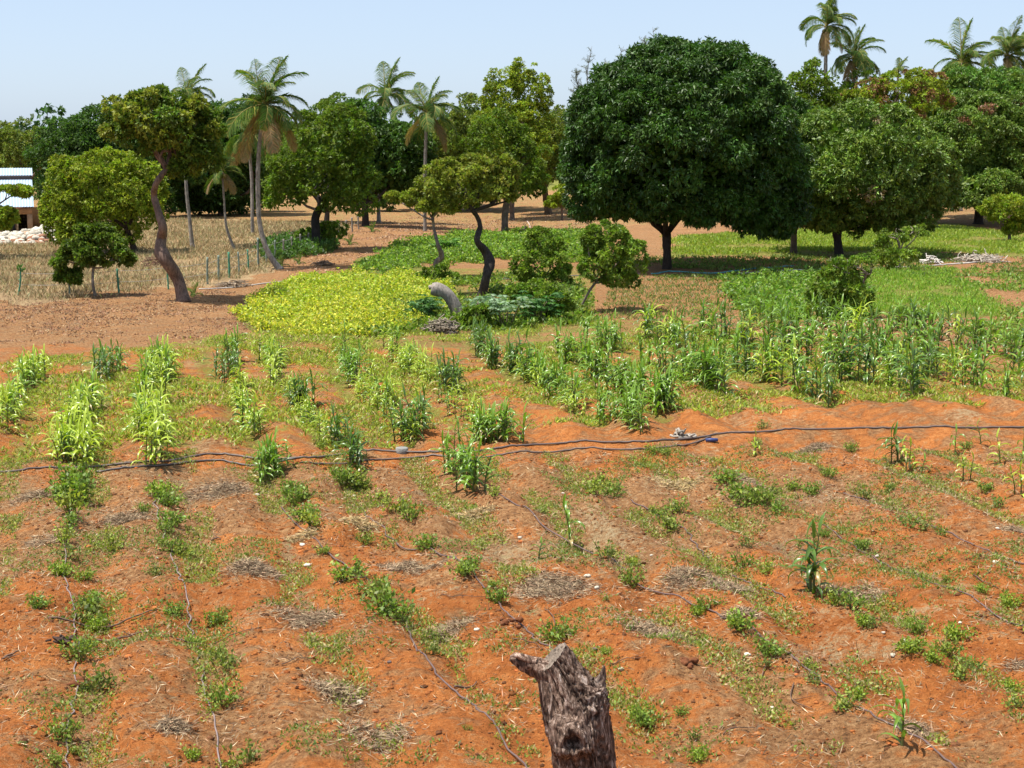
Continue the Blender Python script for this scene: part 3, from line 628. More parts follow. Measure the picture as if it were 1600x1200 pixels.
def house():
    D = 112.0; s = pxm(D); c = at(52, 368, D); g = ghs(c[0], D); xr = c[0]; L = 14.0
    zt = at(50, 322, D)[2]; root = empty("house", (xr, D, g), "block house with corrugated metal roof behind the rubble", "house")
    w = zt - g; root.rotation_euler[2] = R_(17)
    mb = MB(); x1 = -2.05
    # front wall with a window opening; window about x 15..27 px
    wx0, wx1 = (14 - 52) * s, (28 - 52) * s; wz0, wz1 = w - 1.75, w - .55
    mb_ = MB()
    for a in ((-L, wx0, .0, w - .55), (wx1, -.95, 0, w - .55), (wx0, wx1, 0, wz0)): box(mb_, a[0], a[1], 0, .22, a[2], a[3], (1, 1, 1))
    box(mb_, -L, -.1, 6.8, 7, 0, w, (1, 1, 1)); box(mb_, -L, -L + .2, .22, 6.8, 0, w, (1, 1, 1)); box(mb_, -.3, -.1, .22, 6.8, 0, w, (1, 1, 1))
    link("wall", mb_.mesh("wall", M_block), root)
    mb = MB(); box(mb, -L, .0, -.02, .24, w - .55, w, (.42, .23, .12)); box(mb, -.35, .0, -.03, .2, 0, w - .55, (.46, .27, .15))
    link("ring_beam", mb.mesh("ring_beam", M_plaster), root)
    mb = MB(); box(mb, -.35, 2.2, 2.6, 2.8, 0, w - .2, (.34, .2, .1)); link("porch_wall", mb.mesh("porch_wall", M_plaster), root)
    win = link("window", None, root) if False else None
    mb = MB(); box(mb, wx0 + .06, wx1 - .06, .1, .13, wz0 + .06, wz1 - .06, (.03, .035, .05)); wn_ = link("window", mb.mesh("window", M_plastic), root)
    mb = MB()
    for a in ((wx0, wx0 + .06, wz0, wz1), (wx1 - .06, wx1, wz0, wz1), (wx0, wx1, wz0, wz0 + .06), ((wx0 + wx1) / 2 - .02, (wx0 + wx1) / 2 + .02, wz0, wz1)): box(mb, a[0], a[1], .05, .12, a[2], a[3], (.3, .2, .12))
    link("frame", mb.mesh("frame", M_wood), wn_)
    # corrugated roof: lower pitch, dark gap, upper pitch
    def sheet(x0, x1, ya, za, yb, zb):
        nx = int((x1 - x0) / .045); xs = np.linspace(x0, x1, nx); ph = np.cos(xs / .19 * 2 * math.pi) * .012
        V = np.concatenate([np.stack([xs, np.full(nx, ya), za + ph], 1), np.stack([xs, np.full(nx, yb), zb + ph], 1)]); V2 = V.copy(); V2[:, 2] -= .03
        i = np.arange(nx - 1); m_ = MB(); m_.add(V, np.stack([i, i + 1, i + 1 + nx, i + nx], 1), (1, 1, 1)); m_.add(V2, np.stack([i + nx, i + 1 + nx, i + 1, i], 1), (1, 1, 1)); return m_
    z1 = at(50, 280, D + 3)[2] - g; z2 = at(50, 268, D + 3.6)[2] - g
    m_ = sheet(-L, .12, -.45, w - .02, 3.0, z1); rf = link("roof", m_.mesh("roof", M_iron), root)
    m_ = sheet(-L, .16, 2.95, z1 + .28, 3.9, z2 + .25); link("ridge", m_.mesh("ridge", M_iron), rf)
    m_ = sheet(-L, .12, 3.9, z2 + .2, 7.4, w); link("rear_slope", m_.mesh("rear_slope", M_iron), rf)
    mb = MB(); box(mb, -L, .1, 3.0, 3.04, z1, z1 + .26, (.12, .1, .1)); link("vent_strip", mb.mesh("vent_strip", M_plaster), rf)
    mb = MB(); V = [(-.2, .0, w), (-.2, 7, w), (-.2, 3.9, z2)]; V += [(-.05, a[1], a[2]) for a in V]
    mb.add(V, [(0, 1, 2), (3, 5, 4)], (.42, .25, .14)); link("gable", mb.mesh("gable", M_plaster), root)
house()
def rubble():
    mb = MB(); rg = np.random.default_rng(3)
    for k in range(900):
        px = rg.uniform(-160, 97); top = np.interp(px, [-160, 0, 30, 60, 72, 88, 97], [366, 364, 364, 357, 353, 362, 377]); Dk = rg.uniform(103, 108.5)
        g = ghs((px - 800) / F * Dk, Dk); u = 1 - abs(Dk - 106) / 3.0; ztop = at(px, top, 106)[2]
        z = g + max(0, (ztop - g)) * max(0, u) ** .7 * rg.uniform(.75, 1.0)
        if Dk < 104.2 and rg.random() < .6: col = (.30, .15, .09)
        else: col = np.array((.60, .55, .45)) * rg.uniform(.65, 1.12)
        blob_rock(mb, ((px - 800) / F * Dk, Dk, z), rg.uniform(.14, .3), col, k, flat=.7, sub=0)
    # earth core of the heap
    for k in range(24):
        px = -150 + k * 10.4; D0 = 106; g = ghs((px - 800) / F * D0, D0); top = np.interp(px, [-160, 0, 30, 60, 72, 88, 97], [366, 364, 364, 357, 353, 362, 377])
        h = at(px, top, D0)[2] - g; blob_rock(mb, ((px - 800) / F * D0, D0, g + h * .2), max(.5, h * .9), (.36, .25, .17), 500 + k, flat=.75)
    tag(link("rubble", mb.mesh("rubble", M_stone)), "heap of whitish coral rubble in front of the house", "rubble", None, "stuff")
rubble()
POST = [(28, 462, 42, 'a crooked'), (108, 462, 30, 'b'), (185, 458, 38, 'c'), (263, 452, 32, 'd'), (325, 444, 42, 'e'), (342, 437, 38, 'f'), (358, 434, 40, 'g'), (373, 430, 36, 'h'), (388, 424, 34, 'i'), (404, 418, 46, 'j'),
        (417, 412, 30, 'k'), (430, 408, 32, ''), (443, 404, 30, ''), (456, 400, 30, ''), (470, 396, 30, ''), (483, 392, 28, ''), (512, 383, 26, ''), (521, 378, 25, ''), (530, 374, 24, ''), (541, 368, 24, ''), (550, 362, 22, ''), (560, 358, 20, '')]
PL = ["crooked green post with a leafy tip, near the left edge", "green post half hidden under the small leafy tree", "knobbly bright green post standing alone in the dry grass", "thin green post beside the crooked leaning trunk",
      "grey green post, first of the close row after the leaning trunk", "grey green post, second of the close row", "bright teal post, third of the close row", "thin post, fourth of the close row", "teal post, fifth of the close row",
      "tall pale post, sixth of the close row beside the palm", "seventh post of the close row, just behind the palm", "eighth post of the close row, right behind the leaning palm foot", "ninth post along the fence, past the leaning palm",
      "tenth post along the fence in green undergrowth", "eleventh post along the fence in green undergrowth", "twelfth post along the fence beside the black trunk", "thirteenth fence post, just past the black trunk",
      "fourteenth fence post on the red slope", "fifteenth fence post on the red slope", "sixteenth fence post on the red slope", "seventeenth fence post near the dark mango", "farthest fence post at the dark mango trunk"]
for k, ((x, y, h, _), lb) in enumerate(zip(POST, PL)):
    p = gp(x, y); s = pxm(p[1]); hh = h * s; col = (.08, .26, .16) if k in (0, 2, 3, 6, 8) else (.20, .25, .20) if k < 12 else (.26, .23, .19)
    bend = .12 if k == 0 else .02; n = 12; zz = np.linspace(-.2, hh, n)
    P = np.stack([bend * np.sin(zz * 2.2 + k) + (.12 * (zz / hh) ** 3 if k == 0 else 0) + rng.normal(size=n) * .006, rng.normal(size=n) * .006, zz], 1)
    mb = MB(); tube(mb, P, np.full(n, 3.4 * s / 2 if k in (2, 4, 5, 6, 9) else 2.7 * s / 2), col, 8, rough=.18 if k in (0, 2) else .07)
    if k in (0, 2):
        for q in range(5):
            z0 = hh * rng.uniform(.3, .95); a = rng.uniform(0, 6.28); b0 = P[int(z0 / hh * (n - 1))]
            tube(mb, [b0, b0 + np.array((math.cos(a) * .1, math.sin(a) * .1, .05))], (.025, .012), col, 5)
    root = tag(link("fence_post", mb.mesh("fence_post", M_post, True), None, p), lb, "post", "fence posts along the field edge")
    if k == 0:
        mb = MB(); n = 40; leaves(mb, P[-1] + rdir(n) * .12, rdir(n) + (0, 0, .3), .16, .08, vary((.08, .17, .03), n)); link("sprout", mb.mesh("sprout", M_leaf), root)
def wire(lab, posts, hgt):
    mb = MB()
    for a, b in zip(posts[:-1], posts[1:]):
        A, B = gp(*a), gp(*b); A[2] += hgt; B[2] += hgt; M_ = (A + B) / 2; M_[2] -= .04; tube(mb, smooth_path([A, M_, B], 6), .008, (.33, .31, .29), 4, cap=False)
    tag(link("fence_wire", mb.mesh("fence_wire", M_plastic)), lab, "wire", "fence wires")
fp = [(p[0], p[1]) for p in POST]
wire("upper thin wire strung along the fence posts", fp, 1.0); wire("lower thin wire strung along the fence posts", fp, .5)

# ------------------------------------------------------------------ tall cut trunk in the foreground
def bark_stump_mat():
    m, nt, b, o = mat("weathered_bark"); tc = N(nt, 'ShaderNodeTexCoord').outputs['Object']
    mp = N(nt, 'ShaderNodeMapping'); mp.inputs['Scale'].default_value = (1, 1, .2); mp.inputs['Rotation'].default_value = (0, R_(-14), 0); nt.links.new(tc, mp.inputs[0])
    n1 = noise_node(nt, 26, 9, .72, mp.outputs[0], 1.2); n2 = noise_node(nt, 60, 6, .7, mp.outputs[0], .5); n3 = noise_node(nt, 5, 4, .6, tc)
    c = ramp(nt, n1, (.38, (.022, .013, .010)), (.48, (.11, .068, .048)), (.56, (.27, .190, .145)), (.66, (.58, .49, .43)))
    c = mixc(nt, 1.0, c, ramp(nt, n3, (.3, .6), (.7, 1.25)), 'MULTIPLY'); c = mixc(nt, 1.0, c, attr(nt), 'MULTIPLY')
    nt.links.new(c, b.inputs['Base Color']); b.inputs['Roughness'].default_value = .85; b.inputs['Specular IOR Level'].default_value = .25
    p = bump(nt, None, n1, 1.0, .03); bump(nt, b, n2, .7, .008, p); return m
M_stump = bark_stump_mat()
def cut_trunk():
    D = 11.0
    ax = [(925, 2050, 150, 0), (920, 1700, 118, 0), (917, 1400, 104, 0), (917, 1260, 98, 0), (916, 1200, 97, -2), (908, 1150, 103, -8), (897, 1105, 100, -16), (884, 1075, 86, -22), (873, 1050, 74, -30), (866, 1036, 68, -38), (861, 1029, 66, -45)]
    C = np.array([at(a[0], a[1], D) for a in ax]); w = np.array([a[2] for a in ax]) * pxm(D) / 2; ang = np.array([a[3] for a in ax], float)
    C[0][2] = ghs(C[0][0], D) - .1
    base = np.array((C[0][0], D, ghs(C[0][0], D)))
    t = np.concatenate([np.linspace(0, 3, 60, endpoint=False), np.linspace(3, 10, 200)])
    idx = np.arange(11)
    P = np.stack([np.interp(t, idx, C[:, i]) for i in range(3)], 1)
    for i in range(3): P[:, i] = np.convolve(np.pad(P[:, i], 7, mode='reflect', reflect_type='odd'), np.ones(15) / 15, 'valid')
    rad = np.interp(t, idx, w); an = np.radians(np.interp(t, idx, ang)); seg = 160
    th = np.linspace(0, 2 * math.pi, seg, endpoint=False); n = len(t)
    A = np.stack([np.cos(-an), np.zeros(n), -np.sin(-an) * -1 * 1], 1); A[:, 2] = -np.sin(an) * 1.0
    B = np.tile(np.array((0, 1.0, 0)), (n, 1))
    s = np.concatenate([[0], np.cumsum(np.linalg.norm(np.diff(P, axis=0), axis=1))])
    T2, S2 = np.meshgrid(th, s, indexing='xy')
    tw = T2 + .25 * S2
    r1 = fbm(np.cos(tw) * 5 + 20, np.sin(tw) * 5 + S2 * .9 + 7, 3, 4); r2 = fbm(np.cos(tw) * 15 + 20, np.sin(tw) * 15 + S2 * 3.2, 5, 4); rg_ = np.abs(fbm(np.cos(tw) * 9 + 50, np.sin(tw) * 9 + S2 * 2.2, 8, 3) - .5)
    rr = rad[:, None] * (1 + .15 * (r1 - .5) * 2 + .13 * (r2 - .5) * 2 - .34 * np.exp(-(rg_ / .035) ** 2) * .5)
    V = P[:, None] + rr[..., None] * (np.cos(th)[None, :, None] * A[:, None] + np.sin(th)[None, :, None] * B[:, None])
    # knot: a raised collar with a hollow on the viewer's side, and a burl on the right
    kn = at(893, 1137, D); kn[1] = D - .2
    d = np.linalg.norm((V - kn) * np.array((1, .4, 1.15)), axis=-1) * (1 + .9 * (fbm(V[..., 0] * 9, V[..., 2] * 9, 4, 3) - .5))
    V[..., 1] -= .10 * np.exp(-(d / .15) ** 4) ; V[..., 1] += .10 * np.exp(-(d / .045) ** 3)
    V[..., 1] -= .025 * np.exp(-((d - .085) / .02) ** 2)
    bu = at(930, 1085, D); d = np.linalg.norm((V - bu) * np.array((1, .6, 1)), axis=-1)
    k = np.exp(-(d / .13) ** 2)[..., None] * (V[..., :1] > 0)
    V = V + k * np.array((.05, -.03, .03)) + k * (fbm(V[..., 0] * 30, V[..., 2] * 30, 6, 3)[..., None] - .5) * .10
    V = V - base; i = np.arange(n - 1)[:, None]; j = np.arange(seg)[None, :]; j2 = (j + 1) % seg
    Fc = np.stack([i * seg + j, i * seg + j2, (i + 1) * seg + j2, (i + 1) * seg + j], -1).reshape(-1, 4)
    root = empty("tree_stump", base, "tall weathered cut trunk with knot and broken side branch", "stump")
    mb = MB(); mb.add(V.reshape(-1, 3), Fc, (1.3, 1.28, 1.26)); link("trunk", mb.mesh("trunk", M_stump, True), root)
    ring = V[-1]; c = ring.mean(0); mb = MB(); nr = 10
    rings = np.stack([c + (ring - c) * (1 - q / nr) * (1.0 if q else 1.02) + np.array((-.7, 0, .7)) * (.012 * math.sin(q * 2.5)) for q in range(nr)])
    i = np.arange(nr - 1)[:, None]; Fr = np.stack([i * seg + j, i * seg + j2, (i + 1) * seg + j2, (i + 1) * seg + j], -1).reshape(-1, 4)
    mb.add(rings.reshape(-1, 3), Fr, (.24, .19, .15)); link("cut_face", mb.mesh("cut_face", M_wood, True), root)
    def stub(nm, pts, rads, col, matr, yo):
        Q = np.array([at(a, b, D + yo) for a, b in pts]) - base; Q = smooth_path(Q, 26); mb = MB()
        tube(mb, Q, np.interp(np.linspace(0, 1, 26), np.linspace(0, 1, len(rads)), np.array(rads) * pxm(D)), col, 28, rough=.42, freq=9)
        link(nm, mb.mesh(nm, matr, True), root)
    stub("broken_branch", [(856, 1052), (838, 1042), (818, 1036), (797, 1028)], [22, 17, 12, 4], (1.35, 1.3, 1.25), M_stump, -.02)
    stub("splinter", [(838, 1034), (822, 1029), (808, 1024), (797, 1026)], [7, 6, 4, 1.5], (1.9, 1.85, 1.8), M_stump, -.06)
    stub("splinter", [(915, 1100), (928, 1075), (940, 1058), (944, 1040)], [20, 16, 8, 1.5], (1, 1, 1), M_stump, .02)
cut_trunk()
def curved_log():
    D = gp(716, 497)[1]; b = gp(716, 497); pts = [(716, 498), (712, 482), (702, 464), (690, 454), (674, 451)]
    root = empty("log", b, "thick curved grey log bending over above the brush pile", "log")
    Q = smooth_path([at(x, y, D) for x, y in pts], 30) - b; s = pxm(D); mb = MB()
    tube(mb, Q, np.interp(np.linspace(0, 1, 30), [0, .5, .9, 1], np.array((11, 10, 11, 9)) * s), (.27, .235, .205), 20, rough=.16); link("trunk", mb.mesh("trunk", M_bark, True), root)
    mb = MB(); tube(mb, [Q[-1], Q[-1] + (-.06, -.02, .13)], (.1, .07), (.34, .3, .26), 10, rough=.3); link("knob", mb.mesh("knob", M_bark, True), root)
curved_log()

# ------------------------------------------------------------------ brush piles, sticks, stones, hoses
def stick_pile(name, label, px, py, wpx, hpx, n, col, thick=.012, lmul=.8, group=None):
    b = gp(px, py); s = pxm(b[1]); w = wpx * s; h = hpx * s; mb = MB()
    for k in range(n):
        a = rng.uniform(0, 6.28); r = w * .5 * math.sqrt(rng.random()) * .8; x, y = r * math.cos(a), r * math.sin(a) * .6
        z = h * (1 - (r / (w * .5)) ** 2) * rng.random(); d = unit(np.array((rng.normal(), rng.normal() * .6, rng.normal() * .25))); L = w * lmul * rng.uniform(.2, .55)
        p0 = np.array((x, y, z + .02)) - d * L / 2; p1 = np.array((x, y, z + .02)) + d * L / 2
        for q in (p0, p1): q[2] = max(q[2], ghs(b[0] + q[0], b[1] + q[1]) - b[2] + .01)
        m_ = (p0 + p1) / 2 + rng.normal(size=3) * L * .08
        tube(mb, smooth_path([p0, m_, p1], 6), thick * rng.uniform(.5, 1.4), np.array(col) * rng.uniform(.6, 1.25), 5)
    return tag(link(name, mb.mesh(name, M_wood, True), None, b), label, "brush pile", group)
stick_pile("brush_pile", "heap of cut twigs at the foot of the curved log", 690, 520, 60, 24, 160, (.30, .25, .19), .022)
stick_pile("brush_pile", "dry frond and twig litter below the close row of posts", 365, 448, 60, 9, 90, (.34, .26, .18), .018)
stick_pile("brush_pile", "long tangle of bleached branches on open ground under mango", 1530, 410, 90, 10, 90, (.50, .44, .36), .03)
stick_pile("brush_pile", "small heap of white bleached roots beside the long tangle", 1455, 412, 40, 11, 45, (.66, .62, .56), .035)
stick_pile("brush_pile", "small pile of grey split sticks above the black hose joint", 1066, 684, 40, 10, 22, (.42, .37, .31), .03)
stick_pile("brush_pile", "dark charred branch heap by the leftmost drip hose", 95, 1008, 50, 16, 16, (.07, .045, .035), .022)
stick_pile("brush_pile", "dead brown twig tangle right of the leaning palm foot", 505, 415, 34, 7, 60, (.28, .19, .13), .02)
stick_pile("brush_pile", "reddish dead bush in the dry grass by the crooked trunk", 238, 420, 36, 22, 90, (.22, .12, .09), .014)

def ground_path(pts, lift, n, wob=0.0):
    Q = smooth_path([np.array([*gpf(x, y)]) for x, y in pts], n)
    s = np.arange(n); Q[:, 0] += wob * (vnoise(s * .31, s * 0 + pts[0][0], 4) - .5); Q[:, 1] += wob * (vnoise(s * .27, s * 0 + pts[0][1], 6) - .5)
    # iterate so that the hose sits on the soil where the photograph shows it
    z = gh(Q[:, 0], Q[:, 1]); z = np.maximum(z, np.convolve(np.pad(z, 4, mode='edge'), np.ones(9) / 9, 'valid')); z = z * .45 + .55 * np.convolve(np.pad(z, 12, mode='edge'), np.ones(25) / 25, 'valid') if n > 100 else z
    z = np.maximum(z, gh(Q[:, 0], Q[:, 1]))
    return np.concatenate([Q, (z + lift)[:, None]], 1)
def hose(name, label, pts, r, col, n=None, wob=.0, cat="hose", group=None, m=None):
    n = n or len(pts) * 14; P = ground_path(pts, r * .9, n, wob); b = P[0].copy(); mb = MB(); tube(mb, P - b, r, col, 8)
    return tag(link(name, mb.mesh(name, m or M_plastic, True), None, b), label, cat, group)
HG = "black irrigation hoses crossing the field"
h1 = hose("irrigation_hose", "long black supply hose crossing the field from edge to edge", HOSE, .023, (.12, .092, .08), 420, .03, group=HG)
hose("irrigation_hose", "second black hose lying just below the long one in the middle", [(470, 736), (560, 728), (640, 722), (720, 722), (800, 718), (900, 712), (1000, 712), (1060, 706), (1110, 694)], .020, (.13, .095, .08), 160, .05, group=HG)
hose("irrigation_hose", "third black hose doubled beside the long one between maize rows", [(150, 748), (230, 742), (320, 729), (400, 732), (470, 730)], .022, (.09, .075, .07), 90, .04, group=HG)
c0 = gp(1112, 693); mb = MB(); tube(mb, [(-.14, 0, .05), (.0, 0, .055), (.14, .02, .05)], (.04, .048, .04), (.035, .055, .17), 12); tag(link("hose_joint", mb.mesh("hose_joint", M_plastic, True), None, c0), "blue connector joining the two black hoses", "connector")
c0 = gp(628, 708); mb = MB(); tube(mb, [(0, 0, -.03), (0, 0, .02), (0, 0, .12), (0, 0, .13)], (.13, .14, .14, .12), (.24, .235, .22), 20); tag(link("concrete_block", mb.mesh("concrete_block", M_stone, True), None, c0), "round grey concrete block beside the black hose", "block")
DRIP = [("leftmost drip hose", [(112, 815), (100, 870), (105, 920), (118, 990), (119, 1060), (113, 1110), (104, 1150), (112, 1215)]),
        ("second drip hose from the left", [(240, 785), (255, 830), (275, 888), (290, 930), (302, 990), (315, 1040), (330, 1110), (356, 1215)]),
        ("third drip hose from the left", [(436, 790), (500, 858), (560, 905), (622, 962), (640, 985), (655, 1030), (700, 1075), (740, 1110), (800, 1170), (838, 1215)]),
        ("drip hose running behind the stump", [(560, 790), (620, 845), (680, 868), (738, 905), (800, 965), (852, 1010), (900, 1060)]),
        ("drip hose in the middle of the field", [(780, 790), (860, 830), (945, 870), (1000, 905), (1060, 930), (1100, 955), (1180, 1000), (1250, 1040), (1310, 1092), (1380, 1135), (1440, 1160), (1500, 1215)]),
        ("drip hose beside the lone stunted maize", [(985, 785), (1070, 832), (1120, 870), (1172, 898), (1230, 930)]),
        ("drip hose near the right edge", [(1290, 830), (1370, 872), (1450, 908), (1492, 925), (1520, 945), (1575, 968), (1640, 965)]),
        ("upper drip hose at the right edge", [(1320, 770), (1380, 780), (1440, 808), (1490, 832), (1560, 862), (1640, 890)])]
for k, (nm, pts) in enumerate(DRIP):
    hose("drip_hose", ["pale thin ", "pale thin ", "brown thin ", "dark thin ", "dark thin ", "dark thin ", "dark thin ", "dark thin "][k] + nm, pts, .011 if k < 2 else .013, (.22, .165, .15) if k < 2 else (.13, .085, .075), 150, .09, group="thin drip hoses along the plant rows")
hose("water_pipe", "thin pale pipe lying along the upper edge of the dirt strip", [(310, 452), (380, 448), (450, 440), (520, 436), (640, 432)], .03, (.45, .42, .38), 90, .1, "pipe")
hose("water_pipe", "thin grey pipe crossing the dirt behind the crooked cashew", [(640, 430), (760, 436), (860, 434), (930, 430), (1000, 428)], .025, (.22, .2, .19), 90, .1, "pipe")
hose("water_pipe", "teal hose in the shade of the great mango", [(1020, 428), (1060, 426), (1120, 428), (1180, 420), (1240, 416)], .035, (.10, .32, .34), 70, .2, "pipe")
hose("water_pipe", "pale pipe running under the round mango to the bleached branches", [(1120, 432), (1240, 424), (1350, 420), (1440, 418), (1530, 412)], .035, (.52, .50, .46), 90, .2, "pipe")
hose("water_pipe", "long pale line climbing the red slope left of the great mango", [(822, 362), (828, 350), (824, 340)], .04, (.55, .45, .38), 20, .1, "pipe")
STON = [(402, 774, .1), (212, 822, .0), (553, 776, .09), (473, 852, .11), (480, 884, .14), (813, 842, .10), (812, 884, .07), (848, 910, .1), (932, 920, .11), (1000, 955, .08), (918, 902, .12), (563, 1098, .12), (608, 1036, .09), (745, 985, .09), (970, 1045, .09),
        (1370, 870, .09), (1555, 880, .12), (1558, 833, .08), (1395, 1028, .1), (1412, 1024, .08), (1206, 1108, .06), (1380, 992, .07), (245, 873, .06), (75, 983, .0), (880, 770, .07), (1145, 700, .0), (1500, 975, .06), (1018, 868, .06), (930, 1020, .08), (1168, 1024, .1), (483, 1100, .0), (1260, 640, .0)]
SL = ["beside the straw tuft on the third bed", "", "pale round pebble just below the maize at the hose", "flat pebble beside the bright green sprout", "flat grey stone below the bright green sprout", "pale pebble near the drooping maize plant",
      "small round pebble below the drooping maize plant", "pale flat stone by the dark mulch behind the stump", "white pebble right of the dark mulch behind the stump", "small bottle shaped pale stone above the big mulch patch", "flat pale stone above the white pebble",
      "pale broken stone beside the mulch in the front bed", "dark grey stone on smooth red soil", "flat stone beside the drip hose bend", "pale grey stone right of the stump top", "pale stone left of the curved right drip hose", "bright white stone near the right edge",
      "small white stone above the bright white one", "left one of two white stones by the leafy bush", "right one of two white stones by the leafy bush", "round grey pebble near the front bushes", "small stone above the pair of white stones", "pale pebble between the first two drip hoses", "",
      "small grey stone between two bushes below the hose", "", "small stone on open red soil at right", "small pebble beyond the small leafy bush", "dark stone behind the broken spike of the stump", "pale stones by the leafy bush at the middle hose", "", ""]
for k, ((x, y, r), lb) in enumerate(zip(STON, SL)):
    if r <= 0: continue
    if k == 0: lb = "pale round pebble on the second bed below the hose"
    c = gp(x, y); mb = MB(); col = (.12, .09, .08) if k in (12, 28) else np.array((.62, .55, .44)) * rng.uniform(.75, 1.05)
    blob_rock(mb, (0, 0, r * .15), r * .48, col, k + 11, flat=.55); o = tag(link("stone", mb.mesh("stone", M_stone, True), None, c), lb, "stone", "loose stones on the red soil"); o.rotation_euler[2] = k * 1.3
CLU = [(712, 1036), (1073, 1040, ), (790, 975), (585, 895), (120, 1070), (165, 968), (1065, 1030), (900, 1125)]
CN = ["", "reddish brown clod pile right of the big mulch patch", "dark round clods beside the hose behind the stump", "", "crumbly dark clod at the hollow by the leftmost drip hose", "", "", ""]
for k, (cc, lb) in enumerate(zip(CLU, CN)):
    if not lb: continue
    c = gp(*cc); mb = MB()
    for q in range(9): blob_rock(mb, rng.normal(size=3) * (.10, .08, .0) + (0, 0, .03), rng.uniform(.03, .065), (.17, .065, .03), k * 7 + q, flat=.8)
    tag(link("clod_pile", mb.mesh("clod_pile", M_clod, True), None, c), lb, "clods")
STK = [(75, 968, 250, 958, .02), (520, 915, 575, 905, .012), (150, 1002, 230, 990, .018), (275, 1000, 395, 985, .012), (330, 850, 345, 842, .02), (710, 1076, 745, 1070, .018), (800, 1000, 845, 1015, .012), (1190, 1060, 1215, 1020, .01), (690, 930, 760, 935, .008),
       (870, 990, 850, 950, .012), (1240, 1080, 1270, 1110, .01), (1280, 770, 1300, 760, .01), (440, 1040, 480, 1030, .01), (20, 1025, 30, 1020, .02), (955, 1040, 1010, 1050, .008), (1520, 900, 1560, 920, .012), (1130, 1150, 1180, 1140, .01), (560, 700, 590, 690, .012)]
SN = ["long dead branch in the front bed left of the leftmost hose", "bent twig between the third drip hose and the bushes", "forked dark stick beside the charred branch heap", "long curved twig crossing the second drip hose", "short dark stick on the second bed below the mulch",
      "short stick lying across the third drip hose", "dark twig behind the stump", "thin twig among bushes of the middle hose", "thin straw coloured twig beside the wide mulch patch", "dark twig leaning in the bush behind the stump", "thin twig near front bush of the middle hose",
      "thin twig below the long black hose", "short twig on smooth soil of the front bed", "stub of dark wood at the left edge", "thin twig right of the splintered stump", "dark twig by the right drip hose", "thin twig on smooth red soil at the front", "pale stick above the black hose near the concrete block"]
for (x0, y0, x1, y1, r), lb in zip(STK, SN):
    A, B = gp(x0, y0), gp(x1, y1)
    if np.linalg.norm(A - B) > 1.6: B = A + (B - A) * 1.6 / np.linalg.norm(A - B)
    m_ = (A + B) / 2 + rng.normal(size=3) * (.08, .08, .0); P = smooth_path([A, m_, B], 14); P[:, 2] = gh(P[:, 0], P[:, 1]) + r + .01 + .02 * np.sin(np.linspace(0, 3.1, 14)); mb = MB()
    tube(mb, P - A, np.linspace(r, r * .5, 14), (.16, .10, .07), 6, rough=.2)
    q = P[7] - A; tube(mb, [q, q + rng.normal(size=3) * (.15, .1, .0) + (0, 0, .06)], (r * .5, r * .2), (.16, .10, .07), 5)
    tag(link("stick", mb.mesh("stick", M_wood, True), None, A), lb, "stick", "sticks lying on the soil")

# straw and mulch heaps
def heap(px, py, wpx, kind, label):
    c = gp(px, py); R = wpx * pxm(c[1]) * .66; hh = .05 if kind == 'g' else .10
    X, Y = [], []
    for q in range(5):           # an irregular patch: five overlapping smears
        ox, oy = rng.normal(size=2).clip(-1.3, 1.3) * R * (.30, .2) if q else (0, 0); rr = R * rng.uniform(.35, .75) if q else R * .7
        n = int(850 * rr * rr / .2) + 60; x = rng.normal(size=n) * rr * .60 + ox; y = rng.normal(size=n) * rr * .5 + oy; X.append(x); Y.append(y)
    x = np.concatenate(X); y = np.concatenate(Y); k = fbm((x + c[0]) * 2.3, (y + c[1]) * 2.3, 77, 3) > .32; x, y = x[k], y[k]; n = len(x)
    d2 = (x * x + y * y) / (R * R); x = x + c[0]; y = y + c[1]; z = gh(x, y) + hh * np.exp(-d2 * 1.6) * rng.random(n) + .005
    P = np.stack([x, y, z], 1) - c; d = rdir(n) * (1, 1, .25); L = rng.uniform(.05, .2, n)
    base = (.27, .19, .12) if kind == 'g' else (.44, .32, .15)
    mb = MB(); leaves(mb, P, d, L, .010, vary(base, n, .42, .08, (.44, .33, .2), .25), 0)
    tag(link("straw_heap", mb.mesh("straw_heap", M_dry), None, c), label, "straw heap", "patches of cut weeds and straw")
HL = ["brownish straw patch just below the long hose, second bed", "brown straw mat between the first two drip hoses", "grey brown straw mat right of the second drip hose", "grey straw strip on smooth red soil in the third bed", "yellow straw mound below the leafy bushes of the third hose",
      "yellow straw mound on the red ridge", "wide brown mulch patch beside the third hose", "thin straw scatter with a broken stone in it", "dark straw mat left of the stump near the front", "brown mulch behind the small lone bush", "dark mulch band behind the stump", "largest yellow straw mound, below the stick pile",
      "brown mulch between middle drip hoses", "dark mulch patch left of the lone stunted maize", "largest dark straw mat, right of the stump", "weedy mulch mound right of the stunted maize", "mulch patch cut by the right edge, upper one", "mulch patch cut by the right edge, lower one", "small straw patch left of the leftmost hose",
      "straw tuft patch by the second hose at the front", "thin mulch right of the middle bushes", "dark mulch tail beside the small pebble", "small yellow straw tuft near the second bed bushes", "straw patch above the long hose beside stick pile", "mulch patch below the grassy clump", "thin straw around the front maize plant", "straw patch below the hose at the left edge"]
for (x, y, w, k), lb in zip(HEAPS, HL): heap(x, y, w, k, lb)

